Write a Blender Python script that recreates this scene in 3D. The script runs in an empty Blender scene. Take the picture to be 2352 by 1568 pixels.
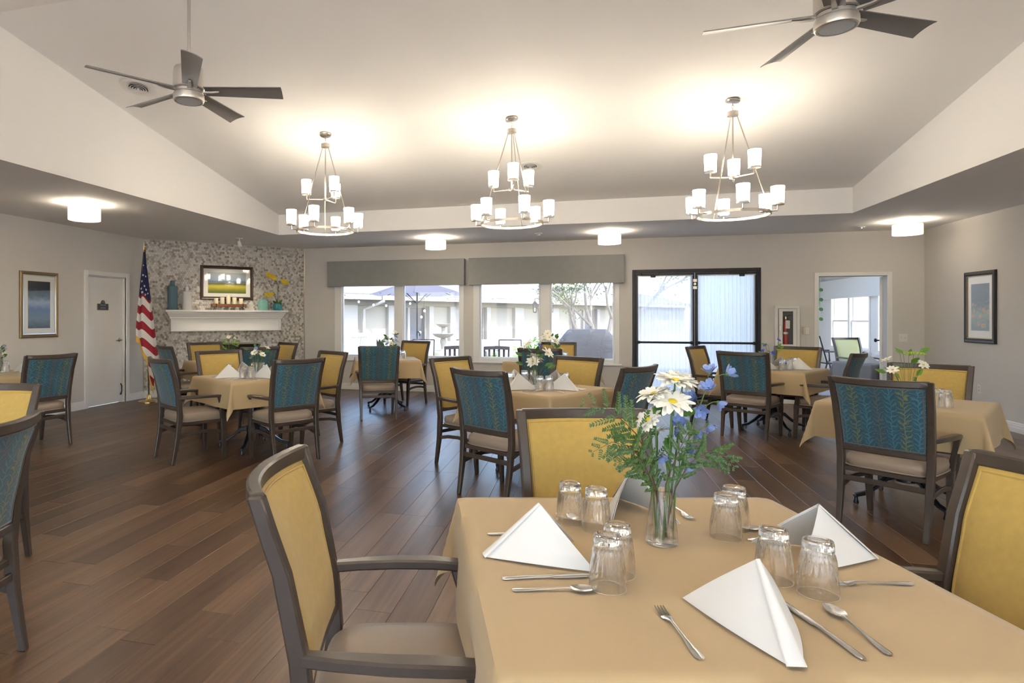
import bpy, bmesh, math, random
from mathutils import Vector, Matrix
random.seed(7)
SC = bpy.context.scene
COL = SC.collection
PI = math.pi
R = math.radians

# ------------------------------------------------------------------ camera
YAW = R(15)
CA, SA = math.cos(YAW), math.sin(YAW)
cam_d = bpy.data.cameras.new('camera')
cam = bpy.data.objects.new('camera', cam_d); COL.objects.link(cam)
cam.location = (0, 0, 1.40); cam.rotation_euler = (PI/2, 0, YAW)
cam_d.sensor_width = 36.0; cam_d.lens = 36.0*1400/2352
cam_d.shift_x = (1176-958)/2352; cam_d.shift_y = (727-784)/2352
cam_d.clip_start = 0.05; cam_d.clip_end = 300
SC.camera = cam

# ------------------------------------------------------------------ sky, sun, exposure
wd = bpy.data.worlds.new('sky'); SC.world = wd; wd.use_nodes = True
wn = wd.node_tree.nodes; wl = wd.node_tree.links
bg = wn['Background']
sk = wn.new('ShaderNodeTexSky'); sk.sky_type = 'NISHITA'; sk.sun_disc = False
sk.sun_elevation = R(52); sk.sun_rotation = R(135); sk.air_density = 1.0; sk.dust_density = 1.5
wl.new(sk.outputs[0], bg.inputs[0]); bg.inputs[1].default_value = 0.70
sd = bpy.data.lights.new('sun', 'SUN'); sd.energy = 2.7; sd.angle = R(0.6); sd.color = (1.0, .95, .87)
sun = bpy.data.objects.new('sun', sd); COL.objects.link(sun)
sun.rotation_euler = Vector((-.46, .40, -.79)).to_track_quat('-Z', 'Y').to_euler()
sun.location = (20, -20, 30)
SC.view_settings.view_transform = 'Standard'; SC.view_settings.look = 'None'
SC.view_settings.exposure = 0.86; SC.view_settings.gamma = 1.0
SC.view_settings.use_curve_mapping = False
cy = SC.cycles; cy.max_bounces = 12; cy.diffuse_bounces = 4; cy.glossy_bounces = 4; cy.transmission_bounces = 12; cy.transparent_max_bounces = 16; cy.caustics_reflective = False; cy.adaptive_threshold = .04
LAMP = (1.0, .86, .69)

# ------------------------------------------------------------------ materials
def new_mat(name):
    m = bpy.data.materials.new(name); m.use_nodes = True
    nt = m.node_tree; return m, nt, nt.nodes, nt.links, nt.nodes['Principled BSDF']

def mat(name, col, rough=.5, metal=0., var=None, bump=None, spec=None, emit=None, coat=0, sheen=0, trans=0):
    m, nt, N, L, p = new_mat(name)
    p.inputs['Base Color'].default_value = (*col, 1); p.inputs['Roughness'].default_value = rough
    p.inputs['Metallic'].default_value = metal
    if spec is not None: p.inputs['Specular IOR Level'].default_value = spec
    if coat: p.inputs['Coat Weight'].default_value = coat; p.inputs['Coat Roughness'].default_value = .2
    if sheen: p.inputs['Sheen Weight'].default_value = sheen
    if trans: p.inputs['Transmission Weight'].default_value = trans
    if emit: p.inputs['Emission Color'].default_value = (*emit[0], 1); p.inputs['Emission Strength'].default_value = emit[1]
    if var or bump:
        tc = N.new('ShaderNodeTexCoord')
    if var:
        nz = N.new('ShaderNodeTexNoise'); nz.inputs['Scale'].default_value = var[0]; nz.inputs['Detail'].default_value = 5
        L.new(tc.outputs['Object'], nz.inputs['Vector'])
        mx = N.new('ShaderNodeMix'); mx.data_type = 'RGBA'
        a = var[1]; mx.inputs[6].default_value = (*[c*(1-a) for c in col], 1); mx.inputs[7].default_value = (*[min(1, c*(1+a)) for c in col], 1)
        L.new(nz.outputs[0], mx.inputs[0]); L.new(mx.outputs[2], p.inputs['Base Color'])
    if bump:
        nb = N.new('ShaderNodeTexNoise'); nb.inputs['Scale'].default_value = bump[0]; nb.inputs['Detail'].default_value = 6
        mp = N.new('ShaderNodeMapping')
        if len(bump) > 2: mp.inputs['Scale'].default_value = bump[2]
        L.new(tc.outputs['Object'], mp.inputs[0]); L.new(mp.outputs[0], nb.inputs['Vector'])
        b = N.new('ShaderNodeBump'); b.inputs['Strength'].default_value = bump[1]; b.inputs['Distance'].default_value = .01
        L.new(nb.outputs[0], b.inputs['Height']); L.new(b.outputs[0], p.inputs['Normal'])
    return m

class NG:   # tiny node-graph helper
    def __init__(s, nt): s.N = nt.nodes; s.L = nt.links
    def val(s, x):
        return x
    def put(s, sock, x):
        if hasattr(x, 'links') or hasattr(x, 'is_linked'): s.L.new(x, sock)
        else: sock.default_value = x
    def m(s, op, a, b=None, c=None):
        n = s.N.new('ShaderNodeMath'); n.operation = op
        for i, x in enumerate((a, b, c)):
            if x is not None: s.put(n.inputs[i], x)
        return n.outputs[0]
    def mix(s, f, a, b):
        n = s.N.new('ShaderNodeMix'); n.data_type = 'RGBA'
        s.put(n.inputs[0], f)
        for i, x in ((6, a), (7, b)):
            if isinstance(x, tuple): n.inputs[i].default_value = (*x, 1)
            else: s.L.new(x, n.inputs[i])
        return n.outputs[2]
    def ramp(s, f, stops, interp='LINEAR'):
        n = s.N.new('ShaderNodeValToRGB'); n.color_ramp.interpolation = interp
        e = n.color_ramp.elements
        while len(e) < len(stops): e.new(.5)
        for el, (p, c) in zip(e, stops): el.position = p; el.color = (*c, 1)
        s.L.new(f, n.inputs[0]); return n.outputs[0]
    def noise(s, v, scale, detail=4, rough=.5):
        n = s.N.new('ShaderNodeTexNoise'); n.inputs['Scale'].default_value = scale; n.inputs['Detail'].default_value = detail
        n.inputs['Roughness'].default_value = rough
        if v is not None: s.L.new(v, n.inputs['Vector'])
        return n.outputs[0]
    def coord(s, which='Object'):
        return s.N.new('ShaderNodeTexCoord').outputs[which]
    def attr(s, name, out=1):
        n = s.N.new('ShaderNodeAttribute'); n.attribute_name = name; return n.outputs[out]
    def sep(s, v):
        n = s.N.new('ShaderNodeSeparateXYZ'); s.L.new(v, n.inputs[0]); return n.outputs
    def comb(s, x, y, z):
        n = s.N.new('ShaderNodeCombineXYZ')
        for i, q in enumerate((x, y, z)): s.put(n.inputs[i], q)
        return n.outputs[0]
    def bump(s, h, st=.3, dist=.01):
        n = s.N.new('ShaderNodeBump'); n.inputs['Strength'].default_value = st; n.inputs['Distance'].default_value = dist
        s.L.new(h, n.inputs['Height']); return n.outputs[0]

MT = {}
MT['wall'] = mat('wall_paint', (.63, .605, .57), .75, bump=(180, .06))
MT['ceil'] = mat('ceiling_paint', (.85, .84, .825), .85, bump=(150, .05))
MT['trim'] = mat('white_trim_paint', (.80, .79, .77), .35)
MT['door'] = mat('white_door_paint', (.78, .77, .75), .4)
MT['grout'] = mat('tile_grout', (.55, .52, .47), .9)
MT['nickel'] = mat('satin_nickel', (.62, .57, .50), .28, 1.0)
MT['fan_metal'] = mat('brushed_fan_metal', (.60, .58, .54), .38, .85)
MT['blade'] = mat('grey_fan_blade', (.30, .295, .285), .36, .4)
MT['brass'] = mat('polished_brass', (.80, .60, .25), .2, 1.0)
MT['steel'] = mat('polished_steel', (.72, .71, .69), .16, 1.0)
MT['black'] = mat('black_metal', (.012, .013, .018), .35, .3)
MT['dark_frame'] = mat('dark_bronze_frame', (.022, .020, .022), .4, .4)
MT['wood'] = mat('taupe_stained_wood', (.058, .043, .034), .34, var=(22, .25), coat=.12)
MT['vinyl'] = mat('taupe_vinyl', (.31, .245, .19), .42, bump=(400, .05))
MT['yellow'] = mat('mustard_fabric', (.46, .312, .078), .72, var=(38, .14), bump=(300, .25, (1, 1, 3)), sheen=.2)
MT['cloth'] = mat('tan_tablecloth', (.45, .33, .178), .7, bump=(500, .08), sheen=.15)
MT['grey_cloth'] = mat('grey_tablecloth', (.22, .21, .21), .75)
MT['napkin'] = mat('white_napkin', (.67, .66, .64), .8, bump=(600, .05))
MT['chrome_black'] = mat('black_base', (.010, .012, .020), .3, .2, coat=.4)
MT['linen'] = mat('grey_cornice_linen', (.28, .287, .275), .85, var=(9, .10), bump=(90, .25, (.4, 1, 12)))
MT['white_plastic'] = mat('white_plastic', (.75, .74, .71), .4)
MT['beige_plastic'] = mat('beige_plastic', (.62, .55, .43), .45)
MT['red'] = mat('red_cylinder', (.32, .012, .015), .3)
MT['paper'] = mat('paper_white', (.75, .74, .70), .8)
MT['mat_board'] = mat('mat_board', (.78, .77, .72), .85)
MT['frame_gold'] = mat('bronze_gold_frame', (.26, .19, .10), .35, .6)
MT['frame_brown'] = mat('walnut_frame', (.055, .028, .018), .35)
MT['frame_black'] = mat('black_frame', (.02, .019, .02), .4)
MT['vase_blue'] = mat('slate_blue_ceramic', (.085, .16, .205), .55, bump=(60, .2, (1, 1, 6)))
MT['vase_white'] = mat('white_ceramic', (.70, .69, .68), .6, bump=(60, .2, (1, 1, 6)))
MT['aqua'] = mat('aqua_ceramic', (.24, .52, .45), .3)
MT['teal'] = mat('teal_ceramic', (.04, .30, .33), .25)
MT['candle'] = mat('ivory_wax', (.82, .74, .52), .5)
MT['tray'] = mat('warm_tray_wood', (.22, .085, .03), .5, var=(30, .3))
MT['orchid'] = mat('yellow_petal', (.72, .52, .02), .6)
MT['leaf'] = mat('green_leaf', (.055, .145, .025), .45, var=(60, .35))
MT['fern'] = mat('fern_green', (.045, .105, .020), .4, var=(40, .4))
MT['leaf2'] = mat('bright_green_leaf', (.13, .27, .03), .5, var=(60, .3))
MT['stem'] = mat('green_stem', (.10, .18, .05), .5)
MT['brown_stem'] = mat('brown_stem', (.10, .055, .03), .6)
MT['petal'] = mat('white_petal', (.84, .82, .74), .6)
MT['petal_blue'] = mat('blue_petal', (.22, .30, .58), .6, var=(120, .35))
MT['petal_deep'] = mat('deep_blue_petal', (.04, .07, .45), .6)
MT['eye'] = mat('yellow_flower_eye', (.62, .50, .03), .8)
MT['limegreen'] = mat('lime_bloom', (.40, .58, .08), .8)
MT['red_cloth'] = mat('flag_red', (.33, .012, .03), .7)
MT['gold_fringe'] = mat('gold_fringe', (.75, .45, .08), .6)
MT['flag_white'] = mat('flag_white', (.78, .76, .74), .75)
# exterior
MT['stucco'] = mat('cream_stucco', (.265, .248, .21), .9, bump=(40, .1))
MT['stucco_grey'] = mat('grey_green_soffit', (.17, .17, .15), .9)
MT['ext_trim'] = mat('pale_exterior_trim', (.285, .277, .258), .8)
MT['shingle'] = mat('grey_shingles', (.20, .19, .18), .9, var=(3, .3))
MT['concrete'] = mat('pale_concrete', (.36, .34, .31), .9, var=(1.5, .15))
MT['drape'] = mat('pale_drape', (.30, .30, .30), .9)
MT['umbrella'] = mat('lilac_canvas', (.34, .33, .52), .8)
MT['fountain'] = mat('cast_stone', (.27, .245, .20), .9, var=(6, .2))
MT['white_paint'] = mat('white_outdoor_paint', (.50, .50, .49), .5)
MT['dark_wood'] = mat('dark_slat_wood', (.05, .045, .045), .6)
MT['cover'] = mat('grey_cover', (.050, .051, .054), .8, bump=(9, 1.0))
MT['bark'] = mat('pale_bark', (.22, .195, .17), .9, var=(6, .3))
MT['tree_leaf'] = mat('pale_tree_leaf', (.17, .22, .09), .7)  # even pale olive leaf colour
MT['bulb'] = mat('string_bulb', (.9, .88, .8), .3)
MT['sun_wall'] = mat('sunroom_paint', (.76, .75, .73), .8)
MT['sun_floor'] = mat('sunroom_floor', (.34, .36, .36), .5)
MT['sling'] = mat('striped_sling', (.62, .62, .50), .8)
MT['sun_seat'] = mat('blue_grey_vinyl', (.30, .32, .38), .5)
MT['lime_fabric'] = mat('pale_lime_fabric', (.62, .62, .32), .8)

def glass_thin(name, tint=(1, 1, 1), refl=1.0):
    m = bpy.data.materials.new(name); m.use_nodes = True; N = m.node_tree.nodes; L = m.node_tree.links
    N.clear(); o = N.new('ShaderNodeOutputMaterial'); t = N.new('ShaderNodeBsdfTransparent'); t.inputs[0].default_value = (*tint, 1)
    g = N.new('ShaderNodeBsdfGlossy'); g.inputs['Roughness'].default_value = .02
    f = N.new('ShaderNodeFresnel'); f.inputs[0].default_value = 1.5
    mu = N.new('ShaderNodeMath'); mu.operation = 'MULTIPLY'; mu.inputs[1].default_value = refl; mu.use_clamp = True
    gm = N.new('ShaderNodeNewGeometry'); fr = N.new('ShaderNodeMath'); fr.operation = 'SUBTRACT'; fr.inputs[0].default_value = 1.0; L.new(gm.outputs['Backfacing'], fr.inputs[1])
    m2 = N.new('ShaderNodeMath'); m2.operation = 'MULTIPLY'; L.new(f.outputs[0], m2.inputs[0]); L.new(fr.outputs[0], m2.inputs[1])
    L.new(m2.outputs[0], mu.inputs[0])
    x = N.new('ShaderNodeMixShader'); L.new(mu.outputs[0], x.inputs[0]); L.new(t.outputs[0], x.inputs[1]); L.new(g.outputs[0], x.inputs[2])
    L.new(x.outputs[0], o.inputs[0]); return m
MT['pane'] = glass_thin('window_pane_glass')

def glass_solid(name, mixt):
    m = bpy.data.materials.new(name); m.use_nodes = True; N = m.node_tree.nodes; L = m.node_tree.links
    N.clear(); o = N.new('ShaderNodeOutputMaterial'); t = N.new('ShaderNodeBsdfTransparent')
    g = N.new('ShaderNodeBsdfGlass'); g.inputs['IOR'].default_value = 1.45; g.inputs['Roughness'].default_value = 0
    x = N.new('ShaderNodeMixShader'); x.inputs[0].default_value = mixt
    L.new(t.outputs[0], x.inputs[1]); L.new(g.outputs[0], x.inputs[2]); L.new(x.outputs[0], o.inputs[0]); return m
MT['tumbler'] = glass_solid('tumbler_glass', .80)
MT['water'] = glass_solid('vase_water', .35)

def sheer(name, col, f):
    m = bpy.data.materials.new(name); m.use_nodes = True; N = m.node_tree.nodes; L = m.node_tree.links
    N.clear(); o = N.new('ShaderNodeOutputMaterial'); t = N.new('ShaderNodeBsdfTransparent')
    d = N.new('ShaderNodeBsdfDiffuse'); d.inputs[0].default_value = (*col, 1); tr = N.new('ShaderNodeBsdfTranslucent'); tr.inputs[0].default_value = (*col, 1)
    a = N.new('ShaderNodeMixShader'); a.inputs[0].default_value = .6; L.new(d.outputs[0], a.inputs[1]); L.new(tr.outputs[0], a.inputs[2])
    x = N.new('ShaderNodeMixShader'); x.inputs[0].default_value = f; L.new(t.outputs[0], x.inputs[1]); L.new(a.outputs[0], x.inputs[2])
    L.new(x.outputs[0], o.inputs[0]); return m
MT['sheer'] = sheer('sheer_curtain', (.90, .88, .84), .70)
MT['umbrella'] = sheer('lilac_canvas_thin', (.20, .198, .235), 1.0)

def glow(name, col, strength, trans=.5):
    m = bpy.data.materials.new(name); m.use_nodes = True; N = m.node_tree.nodes; L = m.node_tree.links
    N.clear(); o = N.new('ShaderNodeOutputMaterial'); e = N.new('ShaderNodeEmission'); e.inputs[0].default_value = (*col, 1); e.inputs[1].default_value = strength
    d = N.new('ShaderNodeBsdfTranslucent'); d.inputs[0].default_value = (.9, .88, .84, 1)
    a = N.new('ShaderNodeAddShader'); L.new(e.outputs[0], a.inputs[0]); L.new(d.outputs[0], a.inputs[1]); L.new(a.outputs[0], o.inputs[0]); return m
MT['shade'] = glow('lit_glass_shade', (1, .90, .76), 4.6)
MT['drum'] = glow('lit_fabric_drum', (1, .90, .74), .4)
MT['drum_lens'] = glow('lit_drum_diffuser', (1, .90, .74), 1.0)
MT['fan_lens'] = mat('unlit_fan_lens', (.55, .60, .64), .35)

def floor_mat():
    m, nt, N, L, p = new_mat('walnut_vinyl_plank'); g = NG(nt)
    rnd = g.attr('rnd', 2); co = g.attr('gco', 1)
    mp = N.new('ShaderNodeMapping'); mp.inputs['Scale'].default_value = (24, .55, 1); L.new(co, mp.inputs[0])
    mp2 = N.new('ShaderNodeMapping'); mp2.inputs['Scale'].default_value = (7, .38, 1); L.new(co, mp2.inputs[0])
    n1 = g.noise(mp.outputs[0], 2.2, 4, .5); n2 = g.noise(mp2.outputs[0], 1.6, 3, .5)
    v = g.m('ADD', g.m('MULTIPLY', n1, .45), g.m('MULTIPLY', n2, .55))
    v = g.m('ADD', v, g.m('MULTIPLY', g.m('SUBTRACT', rnd, .5), .26))
    c = g.ramp(v, [(.25, (.048, .0235, .0110)), (.45, (.098, .050, .0245)), (.58, (.143, .078, .040)), (.80, (.215, .128, .070))])
    L.new(c, p.inputs['Base Color'])
    L.new(g.m('ADD', .30, g.m('MULTIPLY', n1, .08)), p.inputs['Roughness'])
    p.inputs['Specular IOR Level'].default_value = .55
    L.new(g.bump(n1, .05, .004), p.inputs['Normal'])
    return m
MT['plank'] = floor_mat()

def tile_mat():
    m, nt, N, L, p = new_mat('mosaic_tile'); g = NG(nt)
    L.new(g.attr('tint', 0), p.inputs['Base Color']); p.inputs['Roughness'].default_value = .35; return m
MT['tile'] = tile_mat()

def leaf_fabric():
    m, nt, N, L, p = new_mat('teal_leaf_fabric'); g = NG(nt)
    uv = N.new('ShaderNodeUVMap').outputs[0]
    wob = N.new('ShaderNodeTexNoise'); wob.inputs['Scale'].default_value = 26; wob.inputs['Detail'].default_value = 1; L.new(uv, wob.inputs['Vector'])
    s0 = g.sep(uv); s1 = g.sep(wob.outputs[1])
    x = g.m('ADD', s0[0], g.m('MULTIPLY', g.m('SUBTRACT', s1[0], .5), .034))
    y = g.m('ADD', s0[1], g.m('MULTIPLY', g.m('SUBTRACT', s1[1], .5), .050))
    per = .068
    xc = g.m('ADD', g.m('DIVIDE', x, per), .5); cell = g.m('FLOOR', xc)
    fx = g.m('SUBTRACT', g.m('SUBTRACT', xc, cell), .5); ax = g.m('ABSOLUTE', fx)
    # leaf strokes curving up and out from each stalk
    ph = g.m('SUBTRACT', g.m('MULTIPLY', y, 1/.030), g.m('MULTIPLY', g.m('POWER', ax, .75), 1.55))
    side = g.m('MULTIPLY', g.m('SIGN', fx), .25)
    st = g.m('SINE', g.m('MULTIPLY', g.m('ADD', ph, side), 2*PI))
    st2 = g.m('SINE', g.m('MULTIPLY', g.m('SUBTRACT', g.m('MULTIPLY', y, 1/.017), g.m('MULTIPLY', ax, 3.4)), 2*PI))
    k = g.m('MAXIMUM', st, g.m('MULTIPLY', st2, .72))
    mask = g.m('MULTIPLY', g.m('MULTIPLY_ADD', k, 2.4, -1.15), g.m('MULTIPLY_ADD', ax, -.9, 1.0)); mask.node.use_clamp = True
    stalk = g.m('LESS_THAN', ax, .035)
    mask = g.m('MAXIMUM', mask, g.m('MULTIPLY', stalk, .8))
    md = g.m('MODULO', g.m('ADD', cell, 100), 4)
    isol = g.m('LESS_THAN', g.m('MODULO', md, 2), .5)   # even columns
    isbr = g.m('LESS_THAN', md, 1.0)
    leafc = g.mix(isol, (.070, .190, .255), g.mix(isbr, (.205, .205, .065), (.150, .118, .098)))
    base = (.016, .080, .125)
    c = g.mix(g.m('MULTIPLY', mask, .78), base, leafc)
    L.new(c, p.inputs['Base Color']); p.inputs['Roughness'].default_value = .7
    p.inputs['Sheen Weight'].default_value = .25
    L.new(g.bump(mask, .15, .002), p.inputs['Normal']); return m
MT['leaf_fabric'] = leaf_fabric()

def art(kind):
    m, nt, N, L, p = new_mat('print_' + kind); g = NG(nt)
    uv = N.new('ShaderNodeUVMap').outputs[0]; s = g.sep(uv)
    if kind == 'meadow':
        n = g.noise(uv, 7, 4); v = g.m('ADD', s[1], g.m('MULTIPLY', g.m('SUBTRACT', n, .5), .09))
        c = g.ramp(v, [(0, (.10, .13, .02)), (.14, (.20, .24, .02)), (.30, (.52, .42, .03)), (.38, (.40, .38, .05)), (.44, (.08, .10, .04)), (.50, (.17, .19, .10)), (.56, (.10, .17, .28)), (.64, (.25, .34, .44)), (1, (.42, .46, .48))])
    elif kind == 'field':
        n = g.noise(uv, 9, 5, .7); v = g.m('ADD', s[1], g.m('MULTIPLY', g.m('SUBTRACT', n, .5), .25))
        c = g.ramp(v, [(0, (.05, .07, .10)), (.2, (.16, .22, .28)), (.40, (.10, .18, .34)), (.55, (.30, .36, .48)), (.68, (.10, .13, .15)), (.85, (.035, .040, .055)), (1, (.05, .05, .06))])
    else:
        vo = N.new('ShaderNodeTexVoronoi'); vo.inputs['Scale'].default_value = 7.5; L.new(uv, vo.inputs['Vector'])
        n = g.noise(uv, 14, 5, .7)
        ring = g.ramp(vo.outputs['Distance'], [(0, (0, 0, 0)), (.10, (0, 0, 0)), (.16, (1, 1, 1)), (.30, (1, 1, 1)), (.42, (0, 0, 0))])
        low = g.ramp(s[1], [(.45, (1, 1, 1)), (.72, (0, 0, 0))])
        base = g.ramp(g.m('ADD', s[1], g.m('MULTIPLY', g.m('SUBTRACT', n, .5), .6)), [(0, (.10, .20, .20)), (.35, (.22, .30, .24)), (.6, (.05, .11, .13)), (1, (.025, .055, .075))])
        sp = N.new('ShaderNodeSeparateColor'); L.new(ring, sp.inputs[0]); sp2 = N.new('ShaderNodeSeparateColor'); L.new(low, sp2.inputs[0])
        c = g.mix(g.m('MULTIPLY', g.m('MULTIPLY', sp.outputs[0], sp2.outputs[0]), .75), base, (.60, .30, .12))
    L.new(c, p.inputs['Base Color']); p.inputs['Roughness'].default_value = .7; return m
for k in ('meadow', 'field', 'sunflower'): MT['print_' + k] = art(k)

def flag_mat():
    m, nt, N, L, p = new_mat('flag_print'); g = NG(nt)
    s = g.sep(N.new('ShaderNodeUVMap').outputs[0])           # u across in m, v height in m
    t = g.m('ADD', s[1], g.m('MULTIPLY', s[0], .55))
    w = g.m('GREATER_THAN', g.m('SINE', g.m('MULTIPLY', g.m('SUBTRACT', t, 1.66), 2*PI/.27)), 0)
    c = g.mix(w, (.78, .76, .74), (.33, .012, .03))
    can = g.m('GREATER_THAN', t, 1.70)
    c = g.mix(can, c, (.012, .020, .085))
    L.new(c, p.inputs['Base Color']); p.inputs['Roughness'].default_value = .75; return m
MT['flag'] = flag_mat()

# ------------------------------------------------------------------ mesh builder
class MB:
    def __init__(s): s.v = []; s.f = []; s.uv = {}
    def add(s, verts, faces):
        o = len(s.v); s.v += [tuple(q) for q in verts]; s.f += [tuple(i+o for i in f) for f in faces]; return o
    def box(s, c, d, rz=0, M=None):
        x, y, z = d[0]/2, d[1]/2, d[2]/2
        P = [Vector((a*x, b*y, e*z)) for e in (-1, 1) for b in (-1, 1) for a in (-1, 1)]
        if M is None: M = Matrix.Rotation(rz, 3, 'Z')
        P = [M @ q + Vector(c) for q in P]
        s.add(P, [(0, 2, 3, 1), (4, 5, 7, 6), (0, 1, 5, 4), (2, 6, 7, 3), (0, 4, 6, 2), (1, 3, 7, 5)]); return s
    def b(s, x0, x1, y0, y1, z0, z1):
        return s.box(((x0+x1)/2, (y0+y1)/2, (z0+z1)/2), (abs(x1-x0), abs(y1-y0), abs(z1-z0)))
    def loft(s, rings, cap=True, close=False):
        n = len(rings[0]); o = len(s.v)
        for r in rings: s.v += [tuple(q) for q in r]
        m = len(rings)
        for i in range(m if close else m-1):
            a = o+i*n; b = o+((i+1) % m)*n
            for j in range(n): s.f.append((a+j, a+(j+1) % n, b+(j+1) % n, b+j))
        if cap and not close:
            s.f.append(tuple(o+j for j in reversed(range(n)))); s.f.append(tuple(o+(m-1)*n+j for j in range(n)))
        return s
    def lathe(s, prof, n=24, c=(0, 0, 0), cap=True, M=None):
        rings = []
        for r, z in prof:
            ring = [Vector((r*math.cos(2*PI*j/n), r*math.sin(2*PI*j/n), z)) for j in range(n)]
            if M: ring = [M @ q for q in ring]
            rings.append([q+Vector(c) for q in ring])
        return s.loft(rings, cap)
    def tube(s, pts, r, n=8, close=False):
        P = [Vector(p) for p in pts]; m = len(P); rings = []
        up = None
        for i in range(m):
            a = P[(i-1) % m] if (close or i > 0) else P[i]; b = P[(i+1) % m] if (close or i < m-1) else P[i]
            t = (b-a); t = t.normalized() if t.length > 1e-9 else Vector((0, 0, 1))
            if up is None:
                up = t.orthogonal().normalized()
            up = (up - t*up.dot(t)); up = up.normalized() if up.length > 1e-6 else t.orthogonal().normalized()
            q = t.cross(up); rr = r[i] if isinstance(r, (list, tuple)) else r
            rings.append([P[i]+(up*math.cos(2*PI*j/n)+q*math.sin(2*PI*j/n))*rr for j in range(n)])
        return s.loft(rings, cap=not close, close=close)
    def rects(s, pts, sizes, plane='xy'):
        rings = []
        for p, (a, b) in zip(pts, sizes):
            a /= 2; b /= 2
            if plane == 'xy': o = [(-a, -b, 0), (a, -b, 0), (a, b, 0), (-a, b, 0)]
            elif plane == 'xz': o = [(-a, 0, -b), (-a, 0, b), (a, 0, b), (a, 0, -b)]
            else: o = [(0, -a, -b), (0, a, -b), (0, a, b), (0, -a, b)]
            rings.append([(p[0]+q[0], p[1]+q[1], p[2]+q[2]) for q in o])
        return s.loft(rings)
    def grid(s, fn, nu, nv, uvfn=None, flip=False):
        o = len(s.v)
        for j in range(nv+1):
            for i in range(nu+1):
                s.v.append(tuple(fn(i/nu, j/nv)))
                if uvfn: s.uv[len(s.v)-1] = uvfn(i/nu, j/nv)
        for j in range(nv):
            for i in range(nu):
                a = o+j*(nu+1)+i; q = (a, a+1, a+nu+2, a+nu+1)
                s.f.append(q[::-1] if flip else q)
        return s
    def poly(s, pts, z0, z1):   # vertical prism of a 2-D outline
        n = len(pts); return s.loft([[(x, y, z0) for x, y in pts], [(x, y, z1) for x, y in pts]])
    def xf(s, M): s.v = [tuple(M @ Vector(q)) for q in s.v]; return s
    def mesh(s, name, smooth=35, bevel=0, seg=1):
        me = bpy.data.meshes.new(name); me.from_pydata(s.v, [], s.f)
        if s.uv:
            ul = me.uv_layers.new(name='UVMap')
            for lp in me.loops: ul.data[lp.index].uv = s.uv.get(lp.vertex_index, (0, 0))
        bm = bmesh.new(); bm.from_mesh(me); bmesh.ops.recalc_face_normals(bm, faces=bm.faces)
        if bevel:
            ed = [e for e in bm.edges if len(e.link_faces) == 2 and e.calc_face_angle(0) > R(38)]
            bmesh.ops.bevel(bm, geom=ed, offset=bevel, segments=seg, affect='EDGES', profile=.6, clamp_overlap=True)
        bm.to_mesh(me); bm.free()
        if smooth:
            me.polygons.foreach_set('use_smooth', [True]*len(me.polygons)); me.set_sharp_from_angle(angle=R(smooth))
        me.update(); return me
    def build(s, name, m, parent=None, loc=(0, 0, 0), rz=0, smooth=35, bevel=0, seg=1):
        return link(name, s.mesh(name, smooth, bevel, seg), m, parent, loc, rz)

def link(name, me, m=None, parent=None, loc=(0, 0, 0), rz=0):
    o = bpy.data.objects.new(name, me); COL.objects.link(o)
    if m is not None and me is not None and not me.materials: me.materials.append(MT[m] if isinstance(m, str) else m)
    o.location = loc; o.rotation_euler = (0, 0, rz)
    if parent: o.parent = parent
    return o
def tag(o, label=None, cat=None, group=None, kind=None):
    if label: o['label'] = label
    if cat: o['category'] = cat
    if group: o['group'] = group
    if kind: o['kind'] = kind
    return o
def empty(name, loc=(0, 0, 0), rz=0):
    o = bpy.data.objects.new(name, None); COL.objects.link(o); o.location = loc; o.rotation_euler = (0, 0, rz)
    o.empty_display_size = .1; return o
def thing(name, label, cat, loc=(0, 0, 0), rz=0, group=None):
    return tag(empty(name, loc, rz), label, cat, group)
def struct(name, label, cat, loc=(0, 0, 0), rz=0):
    return tag(empty(name, loc, rz), label, cat, kind='structure')
KIDS = {}
def kids(o):
    return [c for c in bpy.data.objects if c.parent == o]
def dup(root, loc, rz, label=None, group=None, cache={}):
    if root.name not in cache:
        cache[root.name] = [(c, kids(c)) for c in kids(root)]
    r = root.copy(); COL.objects.link(r); r.location = loc; r.rotation_euler = (0, 0, rz)
    if label: r['label'] = label
    if group: r['group'] = group
    for ch, gs in cache[root.name]:
        c = ch.copy(); COL.objects.link(c); c.parent = r
        for gch in gs:
            d = gch.copy(); COL.objects.link(d); d.parent = c
    return r
def cam2room(X, d): return (CA*X - SA*d, SA*X + CA*d)

ZC = 2.74
UL, UR, WB, WR = -7.27, 5.10, 11.05, -3.10

# ================================================================== THE SETTING
# floor: sub-floor plus single planks running towards the back wall
fl = struct('floor', 'dark walnut wood-look plank floor across the dining room', 'floor')
MB().b(UL-.12, UR+.12, WR-.12, WB+.14, -.10, -.012).build('subfloor', 'black', fl)
def proj_px(u, w, z):
    X = CA*u+SA*w; d = -SA*u+CA*w
    return (958+1400*X/d, 727+1400*(1.4-z)/d, d) if d > .3 else None
def plank_mesh(L, W, off, rnd, mb=None, at=(0, 0)):
    b = .0012
    ring = lambda i, z: [(i, i, z), (W-i, i, z), (W-i, L-i, z), (i, L-i, z)]
    v = ring(0, -.012)+ring(0, -.0012)+ring(b, 0.0)
    v = [(x+at[0], y+at[1], z) for x, y, z in v]
    f = [(8, 9, 10, 11)]
    for a in (0, 4):
        for j in range(4): f.append((a+j, a+(j+1) % 4, a+4+(j+1) % 4, a+4+j))
    co = [(x-at[0]+off[0], y-at[1]+off[1], 0) for x, y, z in v]
    return v, f, co
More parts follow.
